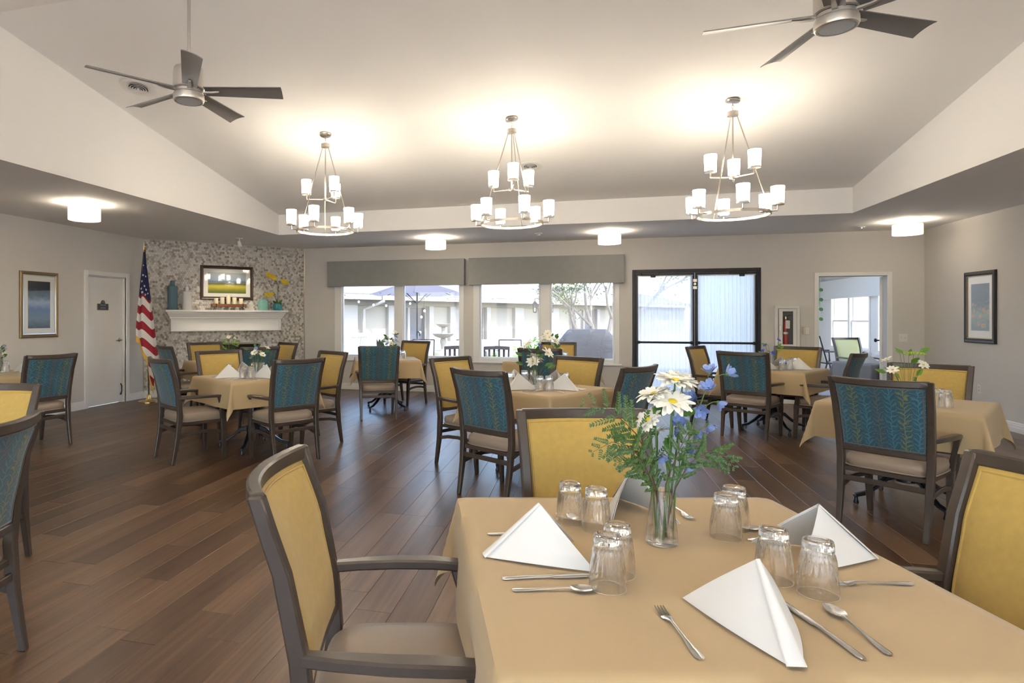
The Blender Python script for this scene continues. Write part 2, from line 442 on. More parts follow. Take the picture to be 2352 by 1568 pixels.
def with_attrs(name, v, f, co, rn):
    me = bpy.data.meshes.new(name); me.from_pydata(v, [], f)
    a = me.attributes.new('gco', 'FLOAT_VECTOR', 'POINT'); a.data.foreach_set('vector', [q for c in co for q in c])
    b = me.attributes.new('rnd', 'FLOAT', 'POINT'); b.data.foreach_set('value', rn)
    me.materials.append(MT['plank']); me.update(); return me
PW, PL = .178, 1.22
cand = []; rest = []
u = UL
while u < UR:
    W = min(PW, UR-u); w = WR - random.random()*PL
    while w < WB:
        a = max(w, WR); b_ = min(w+PL, WB)
        if b_-a > .03:
            q = proj_px(u+W/2, (a+b_)/2, 0); area = 0
            if q and -120 < q[0] < 2472 and q[1] < 1760: area = (W*1400/q[2])*((b_-a)*1400/q[2])*1.4/q[2]
            cand.append((area, u, W, a, b_-a))
        w += PL
    u += PW
cand.sort(key=lambda t: -t[0])
V, F_, CO, RN = [], [], [], []
for i, (ar, u, W, w, L_) in enumerate(cand):
    off = (random.random()*40, random.random()*40); rn = random.random()
    if i < 300:
        v, f, co = plank_mesh(L_-.0006, W-.0006, off, rn)
        link('plank', with_attrs('plank', v, f, co, [rn]*len(v)), None, fl, (u, w, 0))
    else:
        v, f, co = plank_mesh(L_-.0006, W-.0006, off, rn, at=(u, w)); o = len(V)
        V += v; F_ += [tuple(k+o for k in q) for q in f]; CO += co; RN += [rn]*len(v)
tag(link('further_planks', with_attrs('further_planks', V, F_, CO, RN), None, fl), kind='stuff')

def wall_pieces(a0, a1, z0, z1, openings):
    """rectangles (a0,a1,z0,z1) of a wall with openings cut out"""
    out = []; xs = sorted({a0, a1, *[q for o in openings for q in o[:2]]})
    for x0, x1 in zip(xs, xs[1:]):
        ops = sorted([o for o in openings if o[0] <= x0+1e-6 and o[1] >= x1-1e-6], key=lambda o: o[2]); z = z0
        for o in ops:
            if o[2] > z+1e-6: out.append((x0, x1, z, o[2]))
            z = o[3]
        if z < z1-1e-6: out.append((x0, x1, z, z1))
    return out
BX0 = -5.266                                   # corner of the chamfered fireplace wall
WIN = [(-4.62, -2.07), (-1.90, .65)]
DD = (.86, 2.84); OPN = (3.67, 4.61)
m = MB()
for x0, x1, z0, z1 in wall_pieces(BX0-.05, UR+.15, -.05, ZC+.02, [(a, b, .58, 2.10) for a, b in WIN] + [(DD[0], DD[1], -.05, 2.20), (OPN[0], OPN[1], -.05, 2.04)]):
    m.b(x0, x1, WB, WB+.15, z0, z1)
tag(m.build('wall_back', 'wall', smooth=0), 'greige painted back wall with two wide windows and dark double doors', 'wall', kind='structure')
m = MB()
for y0, y1, z0, z1 in wall_pieces(WR, 8.98, -.05, ZC+.02, [(7.69, 8.50, -.05, 2.04)]): m.b(UL-.15, UL, y0, y1, z0, z1)
tag(m.build('wall_left', 'wall', smooth=0), 'greige painted wall holding the white private dining door', 'wall', kind='structure')
tag(MB().b(UR, UR+.15, WR, WB, -.05, ZC+.02).build('wall_right', 'wall', smooth=0), 'plain greige wall behind the sunflower print', 'wall', kind='structure')
m = MB()
for x0, x1, z0, z1 in wall_pieces(UL-.15, UR+.15, -.05, ZC+.02, [(-6.9, -3.3, .1, 2.5), (-3.0, .6, .1, 2.5), (.9, 4.7, .1, 2.5)]): m.b(x0, x1, WR-.15, WR, z0, z1)  # wide openings added so daylight fills the room
tag(m.build('wall_rear', 'wall', smooth=0), 'greige wall behind the viewer with wide openings added for daylight', 'wall', kind='structure')

# chamfered fireplace wall with its mosaic
CH0 = Vector((UL, 8.921)); CH1 = Vector((BX0, WB)); CE = (CH1-CH0); CL = CE.length; CE = CE/CL
CANG = math.atan2(CE.y, CE.x)
def chp(s, off, z): return (CH0.x+CE.x*s+CE.y*off, CH0.y+CE.y*s-CE.x*off, z)   # off: out from the wall into the room
fw = struct('wall_corner', 'angled corner wall covered in small hexagon mosaic tiles', 'wall', (*CH0, 0), CANG)
m = MB()
FB = (.80, 2.01, .14, .90)
for x0, x1, z0, z1 in wall_pieces(-.03, CL+.03, -.05, ZC+.02, [FB]): m.b(x0, x1, 0, .15, z0, z1)
m.build('backing', 'grout', fw, smooth=0)
HP = .041; r_ = HP/2/math.cos(PI/6)*.93; V, F_, C_ = [], [], []
rowh = HP*math.sqrt(3)/2; j = 0; z = .12
random.seed(11)
while z < ZC-.01:
    x = HP*.5 + (HP/2 if j % 2 else 0)
    while x < CL-.015:
        if not (FB[0]-.03 < x < FB[1]+.03 and FB[2] < z < FB[3]+.02):
            o = len(V); jit = random.uniform(0, .0015)
            for rr, yy in ((r_, 0.002), (r_, -.004-jit), (r_*.9, -.0055-jit)):
                V += [(x+rr*math.cos(PI/6+k*PI/3), yy, z+rr*math.sin(PI/6+k*PI/3)) for k in range(6)]
            for a in (0, 6):
                for k in range(6): F_.append((o+a+k, o+a+(k+1) % 6, o+a+6+(k+1) % 6, o+a+6+k))
            F_.append(tuple(o+12+k for k in range(6)))
            q = random.random(); t = random.uniform(.85, 1.12)
            c = (.29, .245, .20) if q < .14 else ((.43, .39, .34) if q < .30 else ((.38, .375, .36) if q < .40 else (.62, .60, .56)))
            C_ += [[k*t for k in c]+[1]]*18
        x += HP
    z += rowh; j += 1
me = bpy.data.meshes.new('mosaic_tiles'); me.from_pydata(V, [], F_)
ca_ = me.color_attributes.new('tint', 'FLOAT_COLOR', 'POINT'); ca_.data.foreach_set('color', [q for c in C_ for q in c])
bm = bmesh.new(); bm.from_mesh(me); bmesh.ops.recalc_face_normals(bm, faces=bm.faces); bm.to_mesh(me); bm.free()
tag(link('mosaic_tiles', me, 'tile', fw), kind='stuff')
MB().b(-.004, .008, -.012, 0, 0, ZC).build('edge_trim', 'nickel', fw)
MB().b(CL-.008, CL+.004, -.012, 0, 0, ZC).build('edge_trim', 'nickel', fw)

# ceiling: flat soffit, raised tray with a shallow gable
TU0, TU1, TW1, TW0, TZ, RW, RZ = -4.78, 3.40, 9.07, -1.17, 3.07, 3.95, 3.90
ce = struct('ceiling', 'off-white ceiling with a shallow vaulted tray above a flat soffit', 'ceiling')
m = MB(); t = .06
e = .06
m.b(UL-.15, TU0-e, WR-.15, WB+.15, ZC, ZC+t); m.b(TU1+e, UR+.15, WR-.15, WB+.15, ZC, ZC+t)
m.b(TU0-e, TU1+e, TW1+e, WB+.15, ZC, ZC+t); m.b(TU0-e, TU1+e, WR-.15, TW0-e, ZC, ZC+t)
m.build('soffit', 'ceil', ce, smooth=0)
m = MB(); e = .06
for ua, ub in ((TU0-e, TU0), (TU1, TU1+e)):
    pr = [(TW0-e, ZC), (TW1+e, ZC), (TW1+e, TZ+.05), (RW, RZ+.1), (TW0-e, TZ+.05)]
    m.loft([[(ua, a, b) for a, b in pr], [(ub, a, b) for a, b in pr]])
m.b(TU0, TU1, TW1, TW1+e, ZC, TZ+.1); m.b(TU0, TU1, TW0-e, TW0, ZC, TZ+.1)
m.build('tray_side', 'ceil', ce, smooth=0)
for wa in (TW1+.02, TW0-.02):
    k = (RZ-TZ)/abs(RW-TW1); za = TZ-.02*k
    m = MB(); m.loft([[(TU0-e, wa, za), (TU0-e, RW, RZ), (TU0-e, RW, RZ+.12), (TU0-e, wa, za+.12)], [(TU1+e, wa, za), (TU1+e, RW, RZ), (TU1+e, RW, RZ+.12), (TU1+e, wa, za+.12)]])
    m.build('slope', 'ceil', ce, smooth=0)
def vault_z(w): return TZ + (RZ-TZ)/(TW1-RW)*(TW1-w) if w > RW else TZ + (RZ-TZ)/(RW-TW0)*(w-TW0)

# baseboards: two stepped strips
def baseboard(name, label, segs):
    s_ = struct(name, label, 'baseboard')
    for (x0, y0, x1, y1) in segs:
        a = Vector((x0, y0)); b = Vector((x1, y1)); L_ = (b-a).length; ang = math.atan2((b-a).y, (b-a).x)
        m = MB(); m.loft([[(x, 0, 0), (x, -.018, 0), (x, -.018, .055), (x, -.013, .062), (x, -.013, .088), (x, -.009, .094), (x, -.009, .112), (x, -.004, .120), (x, 0, .120)] for x in (0, L_)])
        m.build('board', 'trim', s_, (x0, y0, 0), ang, smooth=0)
    return s_
baseboard('baseboard_back', 'white stepped baseboard under the windows and along the back wall', [(BX0, WB, DD[0], WB), (DD[1], WB, 3.61, WB), (4.67, WB, UR, WB)])
baseboard('baseboard_left', 'white stepped baseboard beside the private dining door', [(UL, WR, UL, 7.63), (UL, 8.57, UL, 8.92)])
baseboard('baseboard_right', 'white stepped baseboard below the sunflower print', [(UR, WB, UR, WR)])
a = chp(0, 0, 0); b = chp(.78, 0, 0); c = chp(2.03, 0, 0); d = chp(CL, 0, 0)
baseboard('baseboard_corner', 'white stepped baseboard at the foot of the mosaic wall', [(a[0], a[1], b[0], b[1]), (c[0], c[1], d[0], d[1])])

# windows ------------------------------------------------------------
for n, (a, b) in enumerate(WIN):
    lab = ('white framed two-pane window in front of the umbrella and the fountain', 'white framed two-pane window in front of the covered grill and tree')[n]
    s_ = struct('window_%d' % (n+1), lab, 'window', (a, WB, 0))
    Wd = b-a; pn = ((.14, 1.23), (1.38, 2.48)) if n == 0 else ((.12, 1.21), (1.38, 2.47))
    z0, z1 = .58, 2.10
    m = MB()
    m.b(0, pn[0][0], -.01, .13, z0, z1); m.b(pn[1][1], Wd, -.01, .13, z0, z1); m.b(pn[0][0], pn[1][1], -.01, .13, z0, .64); m.b(pn[0][0], pn[1][1], -.01, .13, 2.04, z1)
    m.build('window_frame', 'trim', s_, bevel=.006)
    MB().b(pn[0][1], pn[1][0], -.01, .13, .64, 2.04).build('mullion', 'trim', s_, bevel=.006)
    for p0, p1 in pn:
        m = MB(); e = .028
        m.b(p0, p0+e, .03, .08, .64, 2.04); m.b(p1-e, p1, .03, .08, .64, 2.04); m.b(p0+e, p1-e, .03, .08, .64, .64+e); m.b(p0+e, p1-e, .03, .08, 2.04-e, 2.04)
        sa_ = m.build('sash', 'trim', s_, bevel=.004)
        MB().b(p0+e, p1-e, .052, .058, .64+e, 2.04-e).build('pane', 'pane', sa_, smooth=0)
    MB().b(-.04, Wd+.04, -.05, .0, .555, .585).build('window_sill', 'trim', s_, bevel=.005)
# unseen rear windows, added to let daylight in behind the viewer
for n, (a, b) in enumerate(((-6.9, -3.3), (-3.0, .6), (.9, 4.7))):
    s_ = struct('window_%d' % (n+3), ('unseen window added for daylight in the rear wall by the left corner', 'unseen window added for daylight in the middle of the rear wall', 'unseen window added for daylight in the rear wall by the right corner')[n], 'window', (a, WR-.15, 0))
    Wd = b-a; m = MB()
    m.b(0, .06, 0, .14, .1, 2.5); m.b(Wd-.06, Wd, 0, .14, .1, 2.5); m.b(.06, Wd-.06, 0, .14, .1, .16); m.b(.06, Wd-.06, 0, .14, 2.44, 2.5); m.b(Wd/2-.05, Wd/2+.05, 0, .14, .16, 2.44)
    m.build('window_frame', 'trim', s_)
    for p0, p1 in ((.06, Wd/2-.05), (Wd/2+.05, Wd-.06)): MB().b(p0, p1, .06, .066, .16, 2.44).build('pane', 'pane', s_, smooth=0)

# white private dining door -------------------------------------------
s_ = struct('door_1', 'white flush door with a small dark name plaque and lever handle', 'door', (UL, 0, 0))
m = MB(); m.b(-.02, .018, 7.62, 7.69, 0, 2.11); m.b(-.02, .018, 8.50, 8.57, 0, 2.11); m.b(-.02, .018, 7.69, 8.50, 2.04, 2.11)
m.build('door_casing', 'trim', s_, bevel=.004)
m = MB(); m.b(-.13, -.02, 7.69, 7.705, 0, 2.04); m.b(-.13, -.02, 8.485, 8.50, 0, 2.04); m.b(-.13, -.02, 7.705, 8.485, 2.025, 2.04); m.build('door_jamb', 'trim', s_)
MB().b(-.09, -.05, 7.708, 8.482, .012, 2.022).build('door_leaf', 'door', s_, bevel=.003)
M90 = Matrix.Rotation(PI/2, 3, 'Y')
MB().b(-.15, -.10, 7.69, 8.50, .0, 2.04).build('light_leak_panel', 'trim', s_)  # panel added behind the leaf to block light leaking under it
h = MB().lathe([(.034, 0), (.034, .006), (.026, .012), (.012, .014), (.012, .05)], 20, (-.05, 8.41, 1.02), M=M90).build('handle_rose', 'nickel', s_)
MB().tube([(0, 8.41, 1.02), (.005, 8.39, 1.02), (.005, 8.33, 1.018), (0, 8.29, 1.014)], [.011, .010, .009, .007], 10).build('lever', 'nickel', s_)
MB().tube([(-.045, 8.435, .30), (-.02, 8.43, .26), (-.02, 8.43, .18), (-.035, 8.42, .12)], [.009, .009, .008, .012], 8).build('kick_down_stop', 'black', s_)

def text_mesh(txt, size, depth=.0008):
    cu = bpy.data.curves.new('txt', 'FONT'); cu.body = txt; cu.size = size; cu.align_x = 'CENTER'; cu.align_y = 'CENTER'; cu.extrude = depth
    ob = bpy.data.objects.new('txt', cu); COL.objects.link(ob)
    me = bpy.data.meshes.new_from_object(ob.evaluated_get(bpy.context.evaluated_depsgraph_get()))
    bpy.data.objects.remove(ob); bpy.data.curves.remove(cu); return me
def text(name, txt, size, m, parent, loc, rot):
    o = link(name, text_mesh(txt, size), m, parent, loc); o.rotation_euler = rot; return o
MT['sign_grey'] = mat('slate_sign', (.075, .078, .095), .5)
MT['sign_text'] = mat('pale_sign_text', (.42, .42, .45), .6)
sg = thing('door_sign', 'small dark plaque with an arched top reading private dining on the white door', 'sign', (UL-.05, 8.05, 1.56))
out = [(-.115, -.055), (.115, -.055), (.115, .045), (.048, .045)] + [(.040*math.cos(t), .062+.040*math.sin(t)) for t in [i*PI/8 for i in range(9)]] + [(-.048, .045), (-.115, .045)]
m = MB(); m.loft([[(0.0, -x, z) for x, z in out], [(.006, -x, z) for x, z in out]]); m.build('plaque', 'sign_grey', sg)
m = MB(); m.loft([[(0.0, -x*1.0-.012, z-.008) for x, z in out], [(.003, -x-.012, z-.008) for x, z in out]]); m.build('backer', 'beige_plastic', sg)
text('lettering', 'PRIVATE', .030, 'sign_text', sg, (.0065, 0, .022), (PI/2, 0, PI/2))
text('lettering', 'DINING', .030, 'sign_text', sg, (.0065, 0, -.022), (PI/2, 0, PI/2))
m = MB(); m.lathe([(.001, 0), (.010, .0), (.010, .002), (.001, .002)], 12, M=M90 @ Matrix.Diagonal((1.5, .8, 1))); m.build('emblem', 'sign_text', sg, (.006, 0, .075))

# dark double doors with sheer curtains --------------------------------
s_ = struct('door_2', 'dark bronze double glass doors hung with white sheer curtains', 'door', (0, WB, 0))
m = MB(); m.b(DD[0], .905, -.02, .13, 0, 2.20); m.b(2.795, DD[1], -.02, .13, 0, 2.20); m.b(.905, 2.795, -.02, .13, 2.14, 2.20)
m.build('door_frame', 'dark_frame', s_, bevel=.004)
MB().b(DD[0], DD[1], -.03, .15, 0, .015).build('threshold', 'nickel', s_, bevel=.004)
for k, (x0, x1) in enumerate(((.908, 1.846), (1.854, 2.792))):
    m = MB(); e = .052
    m.b(x0, x0+e, .01, .06, .016, 2.137); m.b(x1-e, x1, .01, .06, .016, 2.137); m.b(x0+e, x1-e, .01, .06, 2.085, 2.137); m.b(x0+e, x1-e, .01, .06, .016, .14)
    lf = m.build('door_leaf', 'dark_frame', s_, bevel=.003)
    MB().b(x0+e, x1-e, .032, .038, .14, 2.085).build('pane', 'pane', lf, smooth=0)
    m = MB(); m.tube([(x0+.03, -.035, .965), (x1-.03, -.035, .965)], .018, 10); m.b(x0+.02, x0+.07, -.04, .01, .94, .99); m.b(x1-.07, x1-.02, -.04, .01, .94, .99)
    m.build('push_bar', 'dark_frame', lf)
    cx = x0+.22 if k == 0 else x1-.30
    m = MB(); m.b(cx-.12, cx+.14, -.045, .0, 2.10, 2.155); m.b(cx+.02, cx+.10, -.06, -.04, 2.06, 2.10); m.build('door_closer', 'dark_frame', lf, bevel=.005)
    ph = random.random()*6
    def cf(u_, v_, x0=x0+e-.02, x1=x1-e+.02, ph=ph):
        x = x0+u_*(x1-x0); z = .12+v_*1.98
        a_ = .010*math.sin(x*95+ph+1.2*math.sin(x*13))+.006*math.sin(x*210+2*ph)
        if v_ > .985: a_ *= .4
        return (x+.004*math.sin(x*60+z*1.5), -.012+a_*(.6+.4*(1-v_)), z)
    MB().grid(cf, 150, 12).build('sheer_curtain', 'sheer', lf)
    MB().tube([(x0+.03, -.012, 2.09), (x1-.03, -.012, 2.09)], .008, 8).build('curtain_rod', 'white_plastic', lf)
m = MB()
for z in (1.86, 1.98): m.b(1.82, 1.88, -.012, .012, z, z+.05)
m.b(1.83, 1.87, -.012, .012, 1.93, 1.965); m.build('latch', 'nickel', s_, bevel=.003)

# doorway to the sunroom
s_ = struct('trim_1', 'white casing round the open doorway to the sunroom', 'trim', (0, WB, 0))
m = MB(); m.b(3.605, 3.67, -.018, .17, 0, 2.10); m.b(4.61, 4.675, -.018, .17, 0, 2.10); m.b(3.67, 4.61, -.018, .17, 2.04, 2.10); m.build('casing', 'trim', s_, bevel=.004)
s_ = struct('door_3', 'white door leaf opened into the sunroom with a black knob', 'door', (4.62, WB+.17, 0), R(-22))
MB().b(-.04, 0, 0, .88, .01, 2.03).build('door_leaf', 'door', s_, bevel=.003)
MB().lathe([(.012, 0), (.012, .03), (.030, .04), (.034, .055), (.026, .07), (.004, .074)], 16, (-.04, .80, 1.0), M=Matrix.Rotation(-PI/2, 3, 'Y')).build('door_knob', 'black', s_)

# ------------------------------------------------------------------ sunroom shell
SX0, SY1, SUR = 2.98, 17.9, 6.0
tag(MB().b(SX0, SUR+.15, WB+.15, SY1, -.08, 0).build('floor_sunroom', 'sun_floor', smooth=0), 'pale grey floor of the sunroom beyond the doorway', 'floor', kind='structure')
m = MB(); m.b(SX0-.1, 3.15, WB+.15, SY1+.1, 2.62, 2.7); m.b(4.65, SUR+.25, WB+.15, SY1+.1, 2.62, 2.7); m.b(3.15, 4.65, WB+.15, 12.4, 2.62, 2.7); m.b(3.15, 4.65, 15.2, SY1+.1, 2.62, 2.7)  # gap in the roof added to brighten the sunroom from above
tag(m.build('ceiling_sunroom', 'sun_wall', smooth=0), 'white ceiling of the sunroom with an unseen opening added for daylight', 'ceiling', kind='structure')
tag(MB().b(SX0-.1, SUR+.15, SY1, SY1+.1, -.08, 2.65).build('wall_sunroom_far', 'sun_wall', smooth=0), 'pale end wall of the sunroom', 'wall', kind='structure')
tag(MB().b(SX0-.1, SX0, WB+.15, SY1, -.08, 2.65).build('wall_sunroom_left', 'sun_wall', smooth=0), 'pale side wall of the sunroom next to the double doors', 'wall', kind='structure')
sw = [(15.1, 17.24), (12.6, 14.78)]
m = MB()
for y0, y1, z0, z1 in wall_pieces(WB+.15, SY1, -.08, 2.65, [(a, b, .64, 2.05) for a, b in sw]): m.b(SUR, SUR+.15, y0, y1, z0, z1)
m.b(UR+.1, SUR+.15, WB+.1, WB+.2, -.08, 2.65)
tag(m.build('wall_sunroom_right', 'sun_wall', smooth=0), 'pale sunroom wall pierced by sash windows', 'wall', kind='structure')
for n, (a, b) in enumerate(sw):
    s_ = struct('window_%d' % (n+6), ('pair of white sash windows behind the lime sunroom chair', 'white sash window at the edge of the sunroom doorway')[n], 'window', (SUR, 0, 0))
    m = MB(); m.b(-.02, .10, a, a+.06, .64, 2.05); m.b(-.02, .10, b-.06, b, .64, 2.05); m.b(-.02, .10, a+.06, b-.06, .64, .69); m.b(-.02, .10, a+.06, b-.06, 2.0, 2.05); m.b(-.02, .10, (a+b)/2-.05, (a+b)/2+.05, .69, 2.0)
    m.build('window_frame', 'trim', s_)
    for p0, p1 in ((a+.05, (a+b)/2-.05), ((a+b)/2+.05, b-.05)):
        for zz0, zz1, dx in ((.69, 1.32, 0.02), (1.28, 2.0, .05)):
            m = MB(); e = .03
            m.b(dx, dx+.03, p0, p0+e, zz0, zz1); m.b(dx, dx+.03, p1-e, p1, zz0, zz1); m.b(dx, dx+.03, p0+e, p1-e, zz0, zz0+e); m.b(dx, dx+.03, p0+e, p1-e, zz1-e, zz1)
            q = m.build('sash', 'trim', s_); MB().b(dx+.012, dx+.016, p0+e, p1-e, zz0+e, zz1-e).build('pane', 'pane', q, smooth=0)
    MB().b(-.05, 0, a-.04, b+.04, .60, .64).build('window_sill', 'trim', s_)
MT['pale_linen'] = mat('pale_grey_linen', (.66, .66, .64), .9, bump=(90, .2))
tag(MB().b(SUR-.14, SUR-.01, 12.2, 17.8, 1.83, 2.28).build('cornice_valance', 'pale_linen', bevel=.006), 'pale blue-grey fabric valance over the sunroom windows', 'valance')

# ================================================================== LAMPS, FANS
class Proto:
    """a thing built once; the first place() moves it, later ones copy it with its parts"""
    def __init__(s, root): s.root = root; s.used = False
    def place(s, loc, rz, label=None, group=None):
        if not s.used:
            s.used = True; o = s.root; o.location = loc; o.rotation_euler = (0, 0, rz)
            if label: o['label'] = label
            if group: o['group'] = group
            return o
        return dup(s.root, loc, rz, label, group)

def point(parent, loc, energy, radius, name='bulb_light'):
    d = bpy.data.lights.new(name, 'POINT'); d.energy = energy; d.color = LAMP; d.shadow_soft_size = radius
    o = bpy.data.objects.new(name, d); COL.objects.link(o); o.location = loc; o.parent = parent; return o
CH_W, DRUM_W = 1.8, 12.0

def chandelier():
    t = thing('chandelier', '', 'chandelier')       # origin at the ring centre
    top = 1.107
    sl = (RZ-TZ)/(TW1-RW)
    m = MB().lathe([(.066, 0), (.068, -.006), (.062, -.018), (.02, -.024), (.008, -.026)], 28); m.xf(Matrix.Rotation(-math.atan(sl), 4, 'X'))
    m.build('canopy', 'nickel', t, (0, 0, top))
    for k in range(4):
        rr = [(.011*math.cos(a), 0, .017*math.sin(a)) for a in [i*PI/6 for i in range(12)]]
        MB().tube(rr, .0025, 6, close=True).build('chain_link', 'nickel', t, (0, 0, top-.04-.024*k), (k % 2)*PI/2)
    MB().lathe([(.012, 1.0), (.05, .995), (.05, .955), (.012, .95)], 28).build('hub', 'nickel', t)
    MB().lathe([(.007, .955), (.007, .375)], 12).build('stem', 'nickel', t)
    # ring: flat band
    m = MB(); n = 56; rings = []
    for i in range(n):
        a = 2*PI*i/n; rings.append([(rr*math.cos(a), rr*math.sin(a), z) for rr, z in ((.317, -.013), (.327, -.013), (.327, .013), (.317, .013))])
    m.loft(rings, close=True); m.build('ring', 'nickel', t)
    for k in range(3):
        a = R(100+120*k)
        MB().tube([(.04*math.cos(a), .04*math.sin(a), .945), (.315*math.cos(a), .315*math.sin(a), .012)], .0055, 8).build('rod', 'nickel', t)
    MB().lathe([(.006, .345), (.032, .352), (.032, .372), (.006, .38)], 20).build('upper_hub', 'nickel', t)
    spots = [(R(-55+120*k), .215, .36, .02) for k in range(3)] + [(R(20+60*k), .385, 0.0, .318) for k in range(6)]
    shade = MB()
    pr = [(.050, 0), (.052, .01), (.0575, .158), (.0565, .162), (.0545, .158), (.049, .012), (.047, .003)]
    shade.lathe(pr, 24, cap=False); shm = shade.mesh('shade')
    shm.materials.append(MT['shade'])
    for a, rr, z, r0 in spots:
        x, y = rr*math.cos(a), rr*math.sin(a)
        m = MB(); m.tube([(r0*math.cos(a), r0*math.sin(a), z), ((rr-.004)*math.cos(a), (rr-.004)*math.sin(a), z), (x, y, z+.004), (x, y, z+.05)], .0065, 8)
        ar = m.build('arm', 'nickel', t)
        MB().lathe([(.01, .045), (.054, .048), (.054, .062), (.048, .064)], 24, (x, y, z)).build('cup', 'nickel', ar)
        link('shade', shm, None, ar, (x, y, z+.058))
        MB().lathe([(.004, 0), (.014, .01), (.018, .05), (.022, .075), (.018, .10), (.003, .112)], 12, (x, y, z+.06)).build('bulb', 'shade', ar)
        point(t, (x, y, z+.165), CH_W, .03)
    return t
for i, (u_, lab) in enumerate(((-2.82, 'nine-light nickel chandelier hanging nearest the mosaic fireplace wall'), (-.70, 'middle one of three nine-light nickel chandeliers'), (1.42, 'nine-light nickel chandelier hanging nearest the sunroom doorway'))):
    z = 2.38
    if i == 0:
        P0 = chandelier(); P0['label'] = lab; P0['group'] = 'chandeliers in a row'; P0.location = (u_, 6.47, z); P0.rotation_euler = (0, 0, R(15))
        for l_ in [c for c in kids(P0) if c.type == 'LIGHT']: pass
    else:
        dup(P0, (u_, 6.47, z), R((95, 250)[i-1]), lab, 'chandeliers in a row')
for u_, lab in ((-2.82, 'unseen nickel chandelier added for fill light on the viewer side, by the left wall'), (-.70, 'unseen nickel chandelier added for fill light right above the viewer'), (1.42, 'unseen nickel chandelier added for fill light on the viewer side, by the right wall')):
    dup(P0, (u_, 1.15, 2.33), R(40), lab, 'unseen chandeliers added for fill light')  # out-of-view copies added to brighten the near half of the room

def drum():
    t = thing('flush_drum_light', '', 'ceiling light')
    MB().lathe([(.065, 0), (.065, -.012), (.05, -.018), (.01, -.02)], 24).build('canopy', 'white_plastic', t)
    MB().lathe([(.009, -.015), (.009, -.09)], 12).build('stem', 'white_plastic', t)
    m = MB().lathe([(.170, -.060), (.172, -.060), (.172, -.200), (.170, -.202), (.168, -.2), (.168, -.06)], 40, cap=False); m.build('shade', 'drum', t)
    MB().lathe([(.001, -.192), (.166, -.192), (.166, -.197), (.001, -.197)], 40).build('diffuser', 'drum_lens', t)
    MB().lathe([(.012, -.197), (.012, -.205), (.004, -.21)], 12).build('finial', 'nickel', t)
    point(t, (0, 0, -.085), DRUM_W, .05)
    return t
D0 = Proto(drum())
G_ = 'white drum ceiling lights on the soffit'
for (x, y, lab) in ((-5.67, 5.95, 'lit white drum ceiling light above the private dining door side'), (-2.36, 10.02, 'lit white drum ceiling light over the umbrella window'), (.44, 10.02, 'lit white drum ceiling light over the covered-grill window'), (4.40, 9.97, 'lit white drum ceiling light in the corner by the sunflower print'),
                    (-5.67, 1.2, 'unseen drum light added for fill behind the viewer by the left wall'), (4.3, 4.2, 'unseen drum light added for fill on the right soffit'), (-3.2, -2.1, 'unseen drum light added for fill by the rear wall, left one'), (1.4, -2.1, 'unseen drum light added for fill by the rear wall, right one')):  # these four are unseen, added as fill lamps
    D0.place((x, y, ZC), 0, lab, G_)

def fan():
    t = thing('ceiling_fan', '', 'ceiling fan')     # origin at the lens face
    MB().lathe([(.01, .90), (.07, .89), (.07, .86), (.045, .84), (.012, .82)], 24).build('canopy', 'fan_metal', t)
    MB().lathe([(.0125, .83), (.0125, .24)], 14).build('downrod', 'fan_metal', t)
    MB().lathe([(.02, .262), (.075, .258), (.104, .245), (.108, .225), (.108, .212), (.112, .208), (.112, .095), (.104, .088)], 40).build('motor_housing', 'fan_metal', t)
    MB().lathe([(.100, .086), (.104, .082), (.104, .064), (.100, .060)], 40).build('blade_hub', 'fan_metal', t)
    MB().lathe([(.105, .058), (.110, .052), (.112, .020), (.108, .006), (.100, .0), (.088, .0), (.088, .006)], 40).build('light_kit', 'fan_metal', t)
    MB().lathe([(.002, -.003), (.05, -.002), (.087, .002), (.087, .006)], 40).build('lens', 'fan_lens', t)
    for k in range(5):
        a = R(72*k); m = MB()
        def bf(u_, v_):
            r_ = .115+u_*.57; wd_ = (.105+.035*u_); y = (v_-.5)*wd_; tw = R(16)
            return (r_, y*math.cos(tw), .085-y*math.sin(tw)+.010*(1-(2*v_-1)**2))
        m.grid(bf, 10, 6); n0 = len(m.v); m.grid(lambda u_, v_: tuple(q-(.005 if i == 2 else 0) for i, q in enumerate(bf(u_, v_))), 10, 6, flip=True)
        nu, nv = 11, 7
        brd = [i for i in range(nu)]+[nu*j+nu-1 for j in range(1, nv)]+[nu*(nv-1)+i for i in range(nu-2, -1, -1)]+[nu*j for j in range(nv-2, 0, -1)]
        for i in range(len(brd)): p, q = brd[i], brd[(i+1) % len(brd)]; m.f.append((p, q, q+n0, p+n0))
        bl = m.build('blade', 'blade', t, (0, 0, 0), a)
        m = MB().rects([(.09, 0, .072), (.17, 0, .072), (.22, 0, .078)], [(.03, .012), (.026, .010), (.018, .008)], 'yz'); m.build('blade_bracket', 'fan_metal', bl)
    return t
F0 = Proto(fan())
F0.place((-2.82, RW, 3.0), R(19), 'five-blade grey ceiling fan on a long rod beside the left air diffuser', 'ceiling fans under the ridge')
F0.place((1.40, RW, 3.03), R(31), 'five-blade grey ceiling fan cut off by the top edge on the right', 'ceiling fans under the ridge')

